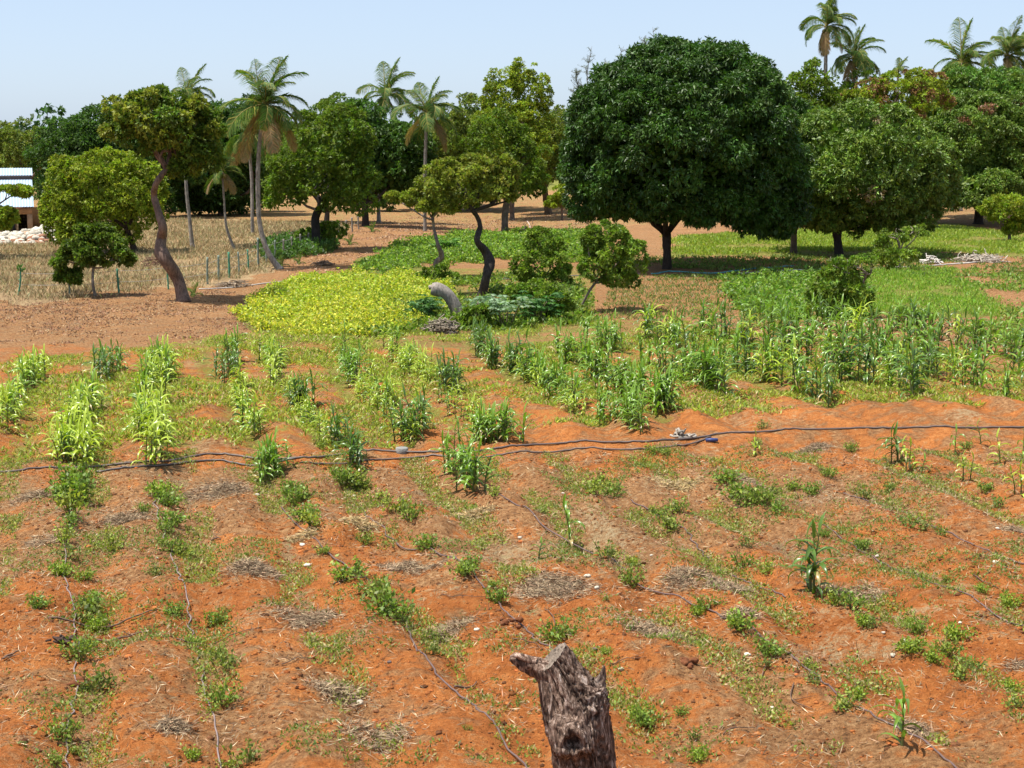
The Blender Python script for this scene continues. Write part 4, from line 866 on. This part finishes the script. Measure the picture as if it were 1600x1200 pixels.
# ------------------------------------------------------------------ ground cover (uncountable)
def scatter(poly, dens, jit=0.0, noise=None, thr=0.0, lim=None):
    """Points on the ground inside a polygon of photograph pixels, uniform per square metre."""
    P = np.array([gpf(*p) for p in poly]); x0, y0 = P.min(0); x1, y1 = P.max(0); n = int((x1 - x0) * (y1 - y0) * dens)
    if lim: n = min(n, lim)
    x = rng.uniform(x0, x1, n); y = rng.uniform(y0, y1, n); w = (y1 - y0) * .16
    k = inpoly(x + (fbm(x * 1.1, y * 1.1, 33, 3) - .5) * min(3.2, (x1 - x0) * .2), y + (fbm(x * 1.1, y * 1.1, 34, 3) - .5) * min(w, 9), [tuple(p) for p in P]); x, y = x[k], y[k]
    if noise: k = fbm(x * noise, y * noise, 61, 3) + rng.normal(size=len(x)) * .06 > thr; x, y = x[k], y[k]
    return np.stack([x, y, gh(x, y)], 1)
def cover(name, label, Q, nl, hgt, L, W, base, up=.4, v=.25, alt=None, altp=0, m=None, spread=.1, fold=.2):
    n = len(Q); hgt = hgt * np.clip(2.6 * (fbm(Q[:, 0] * .9, Q[:, 1] * .9, 88, 3) - .5) + .95, .3, 1.6); P = np.repeat(Q, nl, 0) + rng.normal(size=(n * nl, 3)) * (spread, spread, 0); P[:, 2] += rng.random(n * nl) * np.repeat(hgt * rng.uniform(.6, 1.2, n), nl)
    d = rdir(n * nl); d[:, 2] = np.abs(d[:, 2]) * .6 + up; LL = L * rng.uniform(.6, 1.3, n * nl); mb = MB()
    leaves(mb, P, d, LL, LL * W / L, vary(base, n * nl, v, .14, alt, altp), fold)
    tag(link(name, mb.mesh(name, m or M_crop)), label, None, None, "stuff")
_yq = scatter(YB, 60, noise=1.1, thr=.36); _k = fbm(_yq[:, 0] * .35, _yq[:, 1] * .22, 19, 3) + (_yq[:, 1] - 66) * .016 > .60
cover("crop_leaves", "yellow green leafy crop covering the sloping bed", _yq[~_k], 11, .32, .12, .065, (.51, .50, .055), .1, .3, (.27, .33, .04), .27)
cover("crop_leaves", "greener back part of the yellow green crop", _yq[_k], 11, .36, .13, .07, (.36, .42, .045), .1, .3, (.50, .48, .05), .25)
cover("crop_leaves", "green leafy crop on the bed behind the yellow one", scatter(GB, 26, noise=.9, thr=.37), 10, .34, .17, .09, (.20, .30, .035), .1, .35, (.10, .17, .03), .25)
cover("crop_leaves", "low bean plants on the bed right of the seedling bed", scatter(BB, 20, noise=.9, thr=.36), 10, .30, .17, .09, (.17, .27, .04), .15, .35)
cover("crop_leaves", "bright green short crop under the round mango", scatter(RB, 46, noise=.8, thr=.40), 5, .16, .15, .03, (.21, .35, .035), .8, .3, (.34, .36, .08), .15)
cover("grass", "sunlit grass between mango trunks", scatter(LAWN, 22, noise=.25, thr=.42), 5, .08, .22, .05, (.25, .32, .04), .5, .25)
cover("dry_grass", "dry straw coloured grass behind the fence posts", scatter(DRYG, 30, noise=.5, thr=.36, lim=90000), 4, .05, .30, .024, (.36, .275, .145), .7, .3, (.20, .22, .07), .14, M_dry, .14, 0)
def treeline():
    mb = MB(); st = dict(ST['dark']); st.update(L=.9, W=.5, rs=2.2, nr=16, core=.02, c=(.04, .085, .022))
    bl = []
    for k in range(60):
        a = -62 + k * 2.1; D = 235 + 25 * math.sin(k * 1.7); x = D * math.tan(R_(a)) if abs(a) < 60 else D * 1.7 * np.sign(a)
        bl.append((np.array((x, D, 1.6)), np.array((8.5, 5.0, 7.0 + 1.0 * math.sin(k * 2.9)))))
    st['core'] = .01
    for b in bl: crown(mb, [b], st)
    tag(link("treeline", mb.mesh("treeline", M_leaf)), "distant bushy treeline closing the horizon", None, None, "stuff")
treeline()
cover("weeds", "low green weeds carpeting the maize rows", scatter(WEED, 75, noise=.55, thr=.50, lim=150000), 4, .05, .13, .035, (.30, .36, .05), .35, .34, (.42, .33, .14), .22, None, .07)
FG = [(-60, 730), (1660, 700), (1660, 1210), (-60, 1210)]
cover("weeds", "small green weeds sprinkled over the red soil", scatter(FG, 120, noise=.9, thr=.63, lim=60000), 4, .03, .055, .022, (.15, .22, .04), .35, .3, (.30, .26, .10), .3, None, .04)
cover("straw_litter", "dry stalk bits strewn on the red soil", scatter(FG, 70, noise=.7, thr=.46, lim=60000), 2, .008, .13, .009, (.30, .21, .13), -.12, .4, (.52, .42, .27), .2, M_dry, .05, 0)
MIDD = [(-60, 470), (360, 450), (420, 520), (300, 530), (-60, 545)]
cover("straw_litter", "dead leaf litter on the dirt strip below the fence", scatter(MIDD, 26, noise=.6, thr=.42, lim=30000), 3, .01, .10, .03, (.24, .13, .08), .0, .35, (.42, .30, .17), .25, M_dry, .1)
cover("weeds", "mixed green undergrowth around the curved log", scatter([(610, 440), (900, 430), (940, 505), (760, 520), (700, 530), (560, 528)], 22, noise=.4, thr=.40), 8, .25, .17, .08, (.15, .22, .03), .2, .4)
cover("weeds", "weeds on the strip right of the bright crop", scatter([(1460, 425), (1640, 420), (1640, 560), (1480, 520), (1540, 480)], 16, noise=.4, thr=.5), 6, .15, .16, .07, (.2, .29, .05), .3, .3)
cover("weeds", "sparse weeds along the far shaded edge of the beds", scatter([(930, 405), (1640, 398), (1640, 432), (930, 440)], 14, noise=.3, thr=.5), 5, .08, .17, .06, (.14, .2, .04), .4, .3)
cover("undergrowth", "green undergrowth below the black trunked tree", scatter([(405, 385), (520, 375), (520, 395), (420, 412)], 40), 8, .5, .24, .1, (.08, .15, .03), .3, .3)
FARR = [(560, 345), (640, 335), (900, 330), (960, 365), (700, 362), (600, 385), (520, 430), (440, 425), (480, 395)]
cover("straw_litter", "leaf litter on the red slope under the far trees", scatter(FARR, 8, noise=.4, thr=.45, lim=20000), 3, .01, .13, .04, (.30, .17, .11), .0, .35, (.5, .36, .24), .25, M_dry, .15)
_rq = scatter(FG, 260, lim=260000); _b = np.cos((_rq[:, 0] + .25 * _rq[:, 1] - 1.34) / 1.75 * 2 * math.pi + 2.0 * (vnoise(_rq[:, 0] * .3, _rq[:, 1] * .3, 9) - .5))
_rk = (_b > .45) & (fbm(_rq[:, 0] * 1.1, _rq[:, 1] * .8, 64, 3) + .12 * sstep(24, 36, _rq[:, 1]) > .54); _rq = _rq[_rk]; _rq = _rq[rng.permutation(len(_rq))[:15000]]
cover("weeds", "small weeds growing along the furrows of the red beds", _rq, 4, .05, .055, .024, (.23, .28, .05), .4, .35, (.40, .33, .15), .35, None, .05)
def clods():
    Q = scatter(FG, 60, noise=.8, thr=.36, lim=52000); mb = MB(); n = len(Q)
    base = rdir(8); nu, nv = 4, 6
    u = np.linspace(0, math.pi, nu); v = np.linspace(0, 2 * math.pi, nv, endpoint=False); U, Vv = np.meshgrid(u, v, indexing='ij')
    d = np.stack([np.sin(U) * np.cos(Vv), np.sin(U) * np.sin(Vv), np.cos(U)], -1).reshape(1, -1, 3)
    k = rng.uniform(.6, 1.25, (n, nu * nv, 1)); r = (rng.gamma(1.2, .0075, (n, 1, 1)) + .006).clip(0, .06)
    V = Q[:, None] + d * k * r * (1.2, 1, .7) + np.array((0, 0, .003))
    i = np.arange(nu - 1)[:, None]; j = np.arange(nv)[None, :]; j2 = (j + 1) % nv
    Fq = np.stack([i * nv + j, (i + 1) * nv + j, (i + 1) * nv + j2, i * nv + j2], -1).reshape(-1, 4)
    Fc = (Fq[None] + (np.arange(n) * nu * nv)[:, None, None]).reshape(-1, 4)
    mb.add(V.reshape(-1, 3), Fc, np.repeat(vary((.33, .115, .036), n, .3, .1, (.15, .065, .030), .35), nu * nv, 0))
    tag(link("soil_crumbs", mb.mesh("soil_crumbs", M_clod)), "crumbs and clods of red soil", None, None, "stuff")
clods()
def seedlings():       # thin sprout lines of the seedling bed
    A = np.array([gpf(*p) for p in SB]); mb = MB(); Q = []
    for k in range(34):
        u = (k + .5) / 34; p0 = A[0] * (1 - u) + A[1] * u; p1 = A[3] * (1 - u) + A[2] * u; n = 90; t = rng.random((n, 1))
        q = p0 * (1 - t) + p1 * t + rng.normal(size=(n, 2)) * .03; Q.append(q)
    Q = np.concatenate(Q); Q = np.stack([Q[:, 0], Q[:, 1], gh(Q[:, 0], Q[:, 1])], 1)
    cover("seedlings", "fine lines of sprouting seedlings on the small bare bed", Q, 2, .03, .16, .03, (.13, .2, .04), .9, .3, (.35, .28, .14), .3, None, .02)
seedlings()

# ------------------------------------------------------------------ maize
def maize_leaf(P0, az, L, a0, w, ndroop):
    n = 8; P = [np.array(P0, float)]; a = a0
    for k in range(n):
        a -= ndroop / n * (.5 + k / n); P.append(P[-1] + np.array((math.cos(a) * math.cos(az), math.cos(a) * math.sin(az), math.sin(a))) * L / n)
    P = np.array(P); u = np.linspace(0, 1, n + 1); W = w * (np.sin(np.clip(u * .8 + .16, 0, 1) * math.pi) ** .7) * (1 - u ** 6); W[-1] = .002
    tw = rng.normal() * .5 * u; S = np.stack([-math.sin(az) * np.cos(tw), math.cos(az) * np.cos(tw), np.sin(tw)], 1); up = np.cross(unit(np.gradient(P, axis=0)), S)
    V = np.concatenate([P + S * W[:, None] / 2 + up * W[:, None] * .22, P, P - S * W[:, None] / 2 + up * W[:, None] * .22])
    i = np.arange(n); m = n + 1
    return V, np.concatenate([np.stack([i, i + 1, i + 1 + m, i + m], 1), np.stack([i + m, i + m + 1, i + 1 + 2 * m, i + 2 * m], 1)])
def maize_variant(h, ns, nl, spread, base, dry=.1, lw=.062, dr=2.1):
    """Returns (stalk MB, list of leaf MBs)."""
    sm = MB(); ls = []
    for s in range(ns):
        a = rng.uniform(0, 6.28); bx, by = (math.cos(a) * spread * .5, math.sin(a) * spread * .5) if ns > 1 else (0, 0); hh = h * rng.uniform(.72, 1.0) * .78; ln = rng.normal(size=2) * .06
        P = np.array([(bx + ln[0] * (z * z), by + ln[1] * (z * z), z * hh) for z in np.linspace(-.02, 1, 9)]); tube(sm, P, np.linspace(.016, .007, 9), (.13, .15, .05), 6, cap=False)
        for k in range(nl):
            z = .12 + .88 * k / nl; p = P[min(8, int(z * 8))]; az = (k % 2) * math.pi + a + rng.normal() * .45; L = h * rng.uniform(.38, .58) * (1.0 - .25 * abs(z - .5)); m_ = MB()
            V, Fc = maize_leaf(p, az, L, R_(rng.uniform(48, 78)), lw * rng.uniform(.8, 1.15), rng.uniform(.7, 1.25) * dr); c = np.array(base) * rng.uniform(.75, 1.3) if (rng.random() > dry or z > .45) else np.array((.42, .33, .14))
            m_.add(V, Fc, c * (1, 1, 1)); ls.append(m_)
        m_ = MB(); V, Fc = maize_leaf(P[-1], rng.uniform(0, 6.28), h * .3, R_(84), lw * .8, .7); m_.add(V, Fc, np.array(base) * 1.15); ls.append(m_)
    return sm, ls
def merge(ls):
    mb = MB()
    for l in ls:
        for V, Fc, C, M in zip(l.v, l.f, l.c, l.m): mb.add(V, Fc, C)
    return mb
DK, BR, MD = (.095, .175, .028), (.35, .44, .05), (.165, .28, .034)
VAR = {}
for tn, colr in (('d', DK), ('b', BR), ('m', MD)):
    VAR[tn] = []
    for k in range(5):
        sm, ls = maize_variant(1.0, [2, 2, 3, 1, 2][k], [10, 8, 8, 10, 7][k], .2, colr, .16, .054, 2.5); VAR[tn].append((sm.mesh("stalk", M_maize, True), merge(ls).mesh("foliage", M_maize, True), sm, merge(ls)))
ORD = ["first", "second", "third", "fourth", "fifth", "sixth", "seventh", "eighth", "ninth", "tenth", "eleventh", "twelfth", "thirteenth", "fourteenth", "fifteenth", "sixteenth", "seventeenth", "eighteenth", "nineteenth", "twentieth"]
TEN = {20: "twenty", 30: "thirty", 40: "forty", 50: "fifty", 60: "sixty", 70: "seventy"}
def ordw(n):
    if n < 20: return ORD[n]
    t = (n + 1) // 10 * 10; r = (n + 1) % 10
    return (TEN[t] + "-" + ORD[r - 1]) if r else TEN[t][:-1] + "ieth"
STRIP = [  # where, base polyline, half width px, count, height m, tone
 ("row at the left edge", [(8, 690), (22, 655), (40, 605), (58, 588)], 24, 34, 1.15, 'b'),
 ("second row, its far dark clump", [(162, 602), (180, 575)], 20, 11, 1.1, 'd'),
 ("second row", [(118, 742), (120, 705), (128, 665), (140, 640)], 30, 36, 1.15, 'b'),
 ("third row", [(240, 742), (236, 700), (238, 650), (242, 605), (250, 578)], 27, 52, 1.2, 'b'),
 ("fourth row, its far dark clump", [(348, 592), (368, 566)], 26, 14, 1.2, 'd'),
 ("fourth row, its pale middle", [(400, 690), (382, 655), (372, 610)], 16, 18, 1.0, 'b'),
 ("fifth row, its small middle plants", [(438, 600), (475, 655), (515, 700)], 16, 22, .75, 'b'),
 ("sixth row, its small middle plants", [(548, 590), (590, 650), (650, 700)], 16, 24, .75, 'b'),
 ("seventh row, its small middle plants", [(610, 548), (690, 625), (765, 700)], 16, 26, .8, 'b'),
 ("eighth row, its small low plants", [(790, 575), (860, 620), (930, 668)], 16, 20, .8, 'b'),
 ("fourth row, its near clump", [(405, 748), (425, 742), (448, 735)], 14, 11, 1.1, 'm'),
 ("fifth row, its far end", [(418, 562), (432, 590), (450, 615)], 18, 18, 1.15, 'b'),
 ("fifth row, its dark clump", [(462, 640), (490, 640)], 10, 7, 1.1, 'd'),
 ("fifth row, its dark near clump", [(512, 712), (536, 706), (560, 742)], 8, 8, 1.15, 'd'),
 ("sixth row, its far end", [(528, 552), (545, 585), (560, 600)], 14, 12, 1.15, 'm'),
 ("sixth row, its pale middle", [(570, 600), (600, 640), (615, 650)], 16, 14, .9, 'b'),
 ("sixth row, its dark clump", [(625, 690), (645, 692), (670, 686)], 12, 10, 1.2, 'd'),
 ("sixth row, its near end", [(705, 745), (725, 768), (748, 768)], 12, 11, 1.15, 'm'),
 ("seventh row, its pale far end", [(600, 545), (640, 580), (670, 600)], 20, 20, 1.0, 'b'),
 ("seventh row, its dark clump", [(690, 622), (715, 615)], 14, 9, 1.15, 'd'),
 ("seventh row, its near clump", [(745, 698), (775, 700), (800, 695), (832, 705)], 12, 16, 1.15, 'm'),
 ("eighth row, its far dark part", [(745, 545), (775, 580), (810, 585)], 16, 18, 1.45, 'd'),
 ("eighth row, its middle", [(820, 590), (860, 615), (905, 640)], 16, 20, 1.3, 'm'),
 ("eighth row, its near end", [(940, 662), (975, 672), (1010, 695)], 14, 18, 1.1, 'm'),
 ("ninth row", [(880, 560), (920, 590), (970, 620), (1020, 645), (1035, 650)], 20, 40, 1.35, 'm'),
 ("tenth row", [(915, 530), (960, 548), (1010, 575), (1080, 600), (1120, 620)], 18, 30, 1.5, 'm')]
BLOCK = [(985, 528), (1150, 506), (1350, 508), (1480, 522), (1650, 550), (1650, 632), (1470, 634), (1330, 648), (1230, 642), (1120, 625), (1010, 572)]
plants = []
for w, poly, hw, n, h, tn in STRIP:
    t = np.sort(rng.random(n)) * (len(poly) - 1); arr = np.array(poly, float)
    here = []
    for u in t:
        k = min(int(u), len(poly) - 2); q = arr[k] * (1 - (u - k)) + arr[k + 1] * (u - k)
        x, y = gpf(q[0] + rng.uniform(-1, 1) * hw * .72, q[1] + rng.normal() * 3); here.append((float(x), float(y), h * rng.uniform(.7, 1.12), tn if rng.random() < .8 else 'm', w))
    plants += here
bp = [tuple(map(float, gpf(*p))) for p in BLOCK]
for r_i, k in enumerate(np.arange(1.95, 4.6, .34)):
    for D in np.arange(42, 68, .36):
        y = D + rng.normal() * .12; x = -.25 * y + 7.27 * k + rng.normal() * .15
        if inpoly(np.array(x), np.array(y), bp) and rng.random() < .82:
            plants.append((x, y, rng.uniform(1.05, 1.75), 'd' if rng.random() < .42 else 'm' if rng.random() < .85 else 'b', ordw(r_i) + " row of the dense maize block"))
plants.sort(key=lambda p: -p[2] / p[1])
near, rest = plants[:285], plants[285:]
from collections import defaultdict
by = defaultdict(list)
for p in near: by[p[4]].append(p)
TW = {'d': "dark", 'b': "pale", 'm': "mid"}
for w, ps in by.items():
    ps.sort(key=lambda p: p[1])
    for k, (x, y, h, tn, _) in enumerate(ps):
        e = VAR[tn][int(rng.integers(5))]
        lab = {'d': "dark green", 'b': "yellow green", 'm': "green"}[tn] + " maize, " + ordw(k) + " from the near end, " + w
        root = empty("maize_plant", (x, y, ghs(x, y)), lab, "maize", "maize plants in the field")
        s = h * .95; root.scale = (s, s, s); root.rotation_euler = (rng.normal() * .04, rng.normal() * .04, rng.uniform(0, 6.28))
        link("stalk", e[0], root); link("foliage", e[1], root)
def add_copy(mb, src, x, y, z, s, rot):
    c, q = math.cos(rot), math.sin(rot)
    for V, Fc, C, M in zip(src.v, src.f, src.c, src.m):
        W = V * s; W = np.stack([W[:, 0] * c - W[:, 1] * q + x, W[:, 0] * q + W[:, 1] * c + y, W[:, 2] + z], 1)
        mb.add(W, np.where(Fc < 0, Fc, Fc) - 0, C)
def cleaned(mbs):       # a single array per source so that copies stay cheap
    V = np.concatenate(mbs.v); Fc = np.concatenate(mbs.f); C = np.concatenate(mbs.c); o = MB(); o.v = [V]; o.f = [Fc]; o.c = [C]; o.m = [np.zeros(len(Fc), int)]; o.n = len(V); return o
CL = {t: [(cleaned(e[2]), cleaned(e[3])) for e in VAR[t]] for t in VAR}
mb = MB()
for x, y, h, tn, _ in rest:
    e = CL[tn][int(rng.integers(5))]; r = rng.uniform(0, 6.28); z = ghs(x, y)
    for src in e: add_copy(mb, src, x, y, z, h * .95, r)
if rest: tag(link("maize_rows", mb.mesh("maize_rows", M_maize, True)), "farther and smaller maize plants filling the field rows", None, None, "stuff")
# near single maize plants, each leaf its own part
HERO = [(1264, 926, 1.3, 4, 6, 'd', "lone stunted maize with several dark stalks on red soil"), (890, 850, 1.0, 1, 8, 'm', "lone drooping maize plant right of the yellow straw mound"), (1410, 1165, .95, 1, 10, 'm', "single maize plant nearest the camera with long drooping leaves"),
        (1398, 718, 1.1, 3, 6, 'd', "tall dark maize clump standing on the long black hose"), (1418, 728, .85, 2, 6, 'b', "bushy pale maize right beside the dark clump on the hose"), (1440, 742, .6, 1, 6, 'm', "short maize with a dry leaf below the long hose"), (1492, 706, .75, 1, 6, 'm', "small upright maize on the hose, right of the dark clump"),
        (1532, 694, .75, 1, 6, 'm', "second small upright maize on the hose, further right"), (1562, 724, .8, 1, 7, 'b', "small maize just below the hose near the right edge"), (1510, 752, .7, 2, 6, 'b', "yellow green maize tuft below the hose near the right edge"), (1592, 772, .7, 2, 6, 'b', "yellow green maize at the right edge, lowest of the four"),
        (1180, 712, .7, 1, 7, 'b', "pale young maize crossing the hose right of the blue connector"), (842, 875, .45, 1, 6, 'm', "tiny maize sprout left of the lone drooping one"), (1598, 720, .8, 1, 7, 'm', "maize on the hose cut by the right edge")]
for x, y, h, ns, nl, tn, lb in HERO:
    p = gp(x, y); sm, ls = maize_variant(h, ns, nl, .16, {'d': DK, 'b': BR, 'm': MD}[tn], .15, .062 * max(.85, h), 2.7); root = empty("maize_plant", p, lb, "maize", "maize plants in the field")
    link("stalk", sm.mesh("stalk", M_maize, True), root)
    for l in ls: link("leaf", l.mesh("leaf", M_maize, True), root)

# ------------------------------------------------------------------ leafy bushes in the red beds
def bush_variant(R, nst, col, seed):
    sm = MB(); fm = MB()
    for s in range(nst):
        a = rng.uniform(0, 6.28); r = R * math.sqrt(rng.random()); hh = R * rng.uniform(.3, .95); e = np.array((r * math.cos(a), r * math.sin(a), hh)); b0 = np.array((e[0] * .35, e[1] * .35, -.01))
        P = smooth_path([b0, (b0 + e) / 2 + (0, 0, .03), e], 7); tube(sm, P, np.linspace(.006, .003, 7), (.14, .15, .05), 4, cap=False)
        n = 10; u = rng.uniform(.3, 1, n); Q = P[(u * 6).astype(int)] + rng.normal(size=(n, 3)) * R * .13; d = rdir(n) + (0, 0, .35); L = rng.uniform(.04, .085, n) * (.75 + R)
        leaves(fm, Q, d, L, L * .55, vary(col, n, .28, .12), .35)
    return sm.mesh("stem", M_crop), fm.mesh("foliage", M_crop)
BV = [bush_variant(.32, q[0], q[1], 0) for q in ((22, (.20, .27, .045)), (30, (.18, .26, .04)), (17, (.28, .32, .05)), (26, (.23, .31, .05)), (12, (.18, .22, .05)), (34, (.24, .32, .04)), (19, (.26, .31, .06)), (14, (.17, .25, .045)))]
BUSH = [(112, 800, 62), (112, 778, 60), (112, 760, 60), (118, 785, 66), (110, 822, 46), (98, 850, 44), (108, 872, 50), (98, 898, 40), (130, 905, 36), (128, 972, 64), (150, 985, 44), (140, 955, 50), (118, 1030, 56), (135, 1012, 34), (158, 1075, 66), (135, 1080, 34), (98, 1156, 62), (120, 1175, 36), (85, 1190, 40), (60, 948, 40),
        (252, 772, 48), (262, 790, 44), (268, 818, 46), (262, 832, 34), (240, 898, 36), (290, 872, 44), (270, 862, 40), (275, 958, 36), (336, 975, 38), (350, 960, 26), (350, 1048, 56), (340, 1030, 36), (348, 1100, 58), (330, 1112, 30), (382, 1195, 66), (355, 1198, 40), (302, 1005, 26), (180, 862, 42), (225, 800, 26),
        (462, 786, 50), (476, 812, 50), (492, 828, 48), (455, 770, 36), (504, 866, 24), (542, 905, 56), (560, 898, 40), (600, 955, 76), (622, 968, 56), (590, 935, 60), (640, 985, 34), (675, 1022, 40), (676, 1006, 36), (595, 790, 52), (618, 800, 46), (640, 822, 44), (665, 858, 40), (570, 838, 34), (552, 762, 56), (535, 752, 40), (565, 765, 36),
        (725, 898, 46), (738, 885, 34), (776, 942, 42), (770, 915, 28), (770, 782, 30), (735, 800, 24), (848, 800, 24), (925, 772, 44), (958, 776, 42), (945, 762, 40), (1052, 826, 50), (1060, 810, 40), (1035, 812, 34), (948, 872, 44), (985, 900, 44), (992, 882, 34), (1022, 800, 24),
        (1148, 778, 56), (1165, 790, 56), (1190, 795, 50), (1135, 762, 44), (1215, 800, 40), (1160, 876, 40), (1165, 858, 34), (1195, 896, 36), (1108, 950, 46), (1090, 958, 32), (1160, 988, 50), (1145, 975, 34), (1202, 1022, 52), (1195, 1040, 36), (1275, 1068, 46), (1268, 1045, 34), (1325, 1108, 56), (1335, 1090, 44), (1350, 778, 38), (1295, 745, 30),
        (1345, 856, 30), (1270, 772, 30), (868, 1002, 56), (885, 995, 44), (1008, 1132, 46), (1000, 1115, 36), (1092, 1188, 40), (1065, 1116, 28), (1085, 1152, 28), (945, 938, 20), (948, 1020, 18), (1420, 1010, 50), (1430, 990, 34), (1420, 972, 24), (1505, 1060, 52), (1518, 1045, 44), (1480, 1022, 48), (1498, 1000, 50), (1460, 1035, 36), (1582, 948, 38), (1592, 1105, 50), (1585, 1080, 36),
        (1350, 975, 40), (1330, 950, 60), (1310, 945, 44), (1365, 985, 34), (1420, 822, 36), (1440, 828, 36), (1470, 835, 30), (1480, 905, 22), (1535, 925, 26), (1240, 762, 28), (1215, 775, 30), (930, 1085, 26), (1010, 720, 26), (1020, 712, 30), (1040, 716, 26), (810, 1100, 18), (1390, 765, 22), (1290, 838, 20),
        (1540, 765, 30), (1560, 780, 30), (1510, 700, 24), (1330, 700, 26), (730, 1140, 16), (300, 1185, 34), (250, 850, 22), (60, 560, 20), (1180, 700, 24), (1190, 670, 26), (640, 700, 20), (700, 690, 20), (500, 700, 20)]
lines = [(nm, smooth_path(np.array([gpf(x, y) for x, y in pts]), 60)) for nm, pts in DRIP]
byl = defaultdict(list)
for (x, y, w) in BUSH:
    p = gp(x, y + 1)
    if y < 740: byl["long black hose"].append((p, w)); continue
    d = [np.hypot(l[:, 0] - p[0], l[:, 1] - p[1]).min() for _, l in lines]; byl[lines[int(np.argmin(d))][0]].append((p, w))
SZ = lambda w: "tiny" if w < 30 else "small" if w < 42 else "medium" if w < 54 else "large"
for nm, ps in byl.items():
    ps.sort(key=lambda q: q[0][1] if nm != "long black hose" else q[0][0])
    for k, (p, w) in enumerate(ps):
        v = BV[int(rng.integers(8))]; s = w * pxm(p[1]) / .51
        lab = f"{SZ(w)} bush, {ordw(k)} from {'near' if nm != 'long black hose' else 'left'} end, {nm}"
        root = empty("leafy_bush", p, lab, "bush", "leafy bushes along the hoses"); root.scale = (s, s, s * rng.uniform(.8, 1.15)); root.rotation_euler[2] = rng.uniform(0, 6.28)
        link("stem", v[0], root); link("foliage", v[1], root)
# silvery cassava plants
def cassava(px, py, wpx, hpx, label, col):
    b = gp(px, py); s = pxm(b[1]); root = empty("cassava_plant", b, label, "plant", "cassava plants"); sm = MB(); fm = MB()
    for k in range(14):
        a = rng.uniform(0, 6.28); r = wpx * s * .5 * math.sqrt(rng.random()); e = np.array((r * math.cos(a), r * math.sin(a) * .7, hpx * s * rng.uniform(.55, 1))); tube(sm, smooth_path([e * (.3, .3, 0), e * (.6, .6, .6), e], 6), .015, (.25, .2, .14), 5)
        for q in range(6):
            c = e + rng.normal(size=3) * (.2, .2, .12); n = 7; aa = np.linspace(0, 6.28, n, endpoint=False); d = np.stack([np.cos(aa), np.sin(aa), np.full(n, -.25)], 1); leaves(fm, np.tile(c, (n, 1)), d, .26, .085, vary(col, n, .15, .08), .2)
    link("stem", sm.mesh("stem", M_crop), root); link("foliage", fm.mesh("foliage", M_crop), root)
cassava(790, 512, 80, 46, "silvery leaved cassava plant at the foot of black trunk", (.24, .34, .20)); cassava(760, 498, 50, 34, "smaller silvery cassava left of the larger one", (.20, .30, .17)); cassava(835, 505, 60, 44, "deep green cassava right of the silvery one", (.07, .17, .04))
cassava(665, 500, 34, 28, "dark green cassava left of the curved log", (.08, .17, .05)); cassava(700, 392, 40, 16, "low cassava on the pale green bed", (.14, .28, .05))
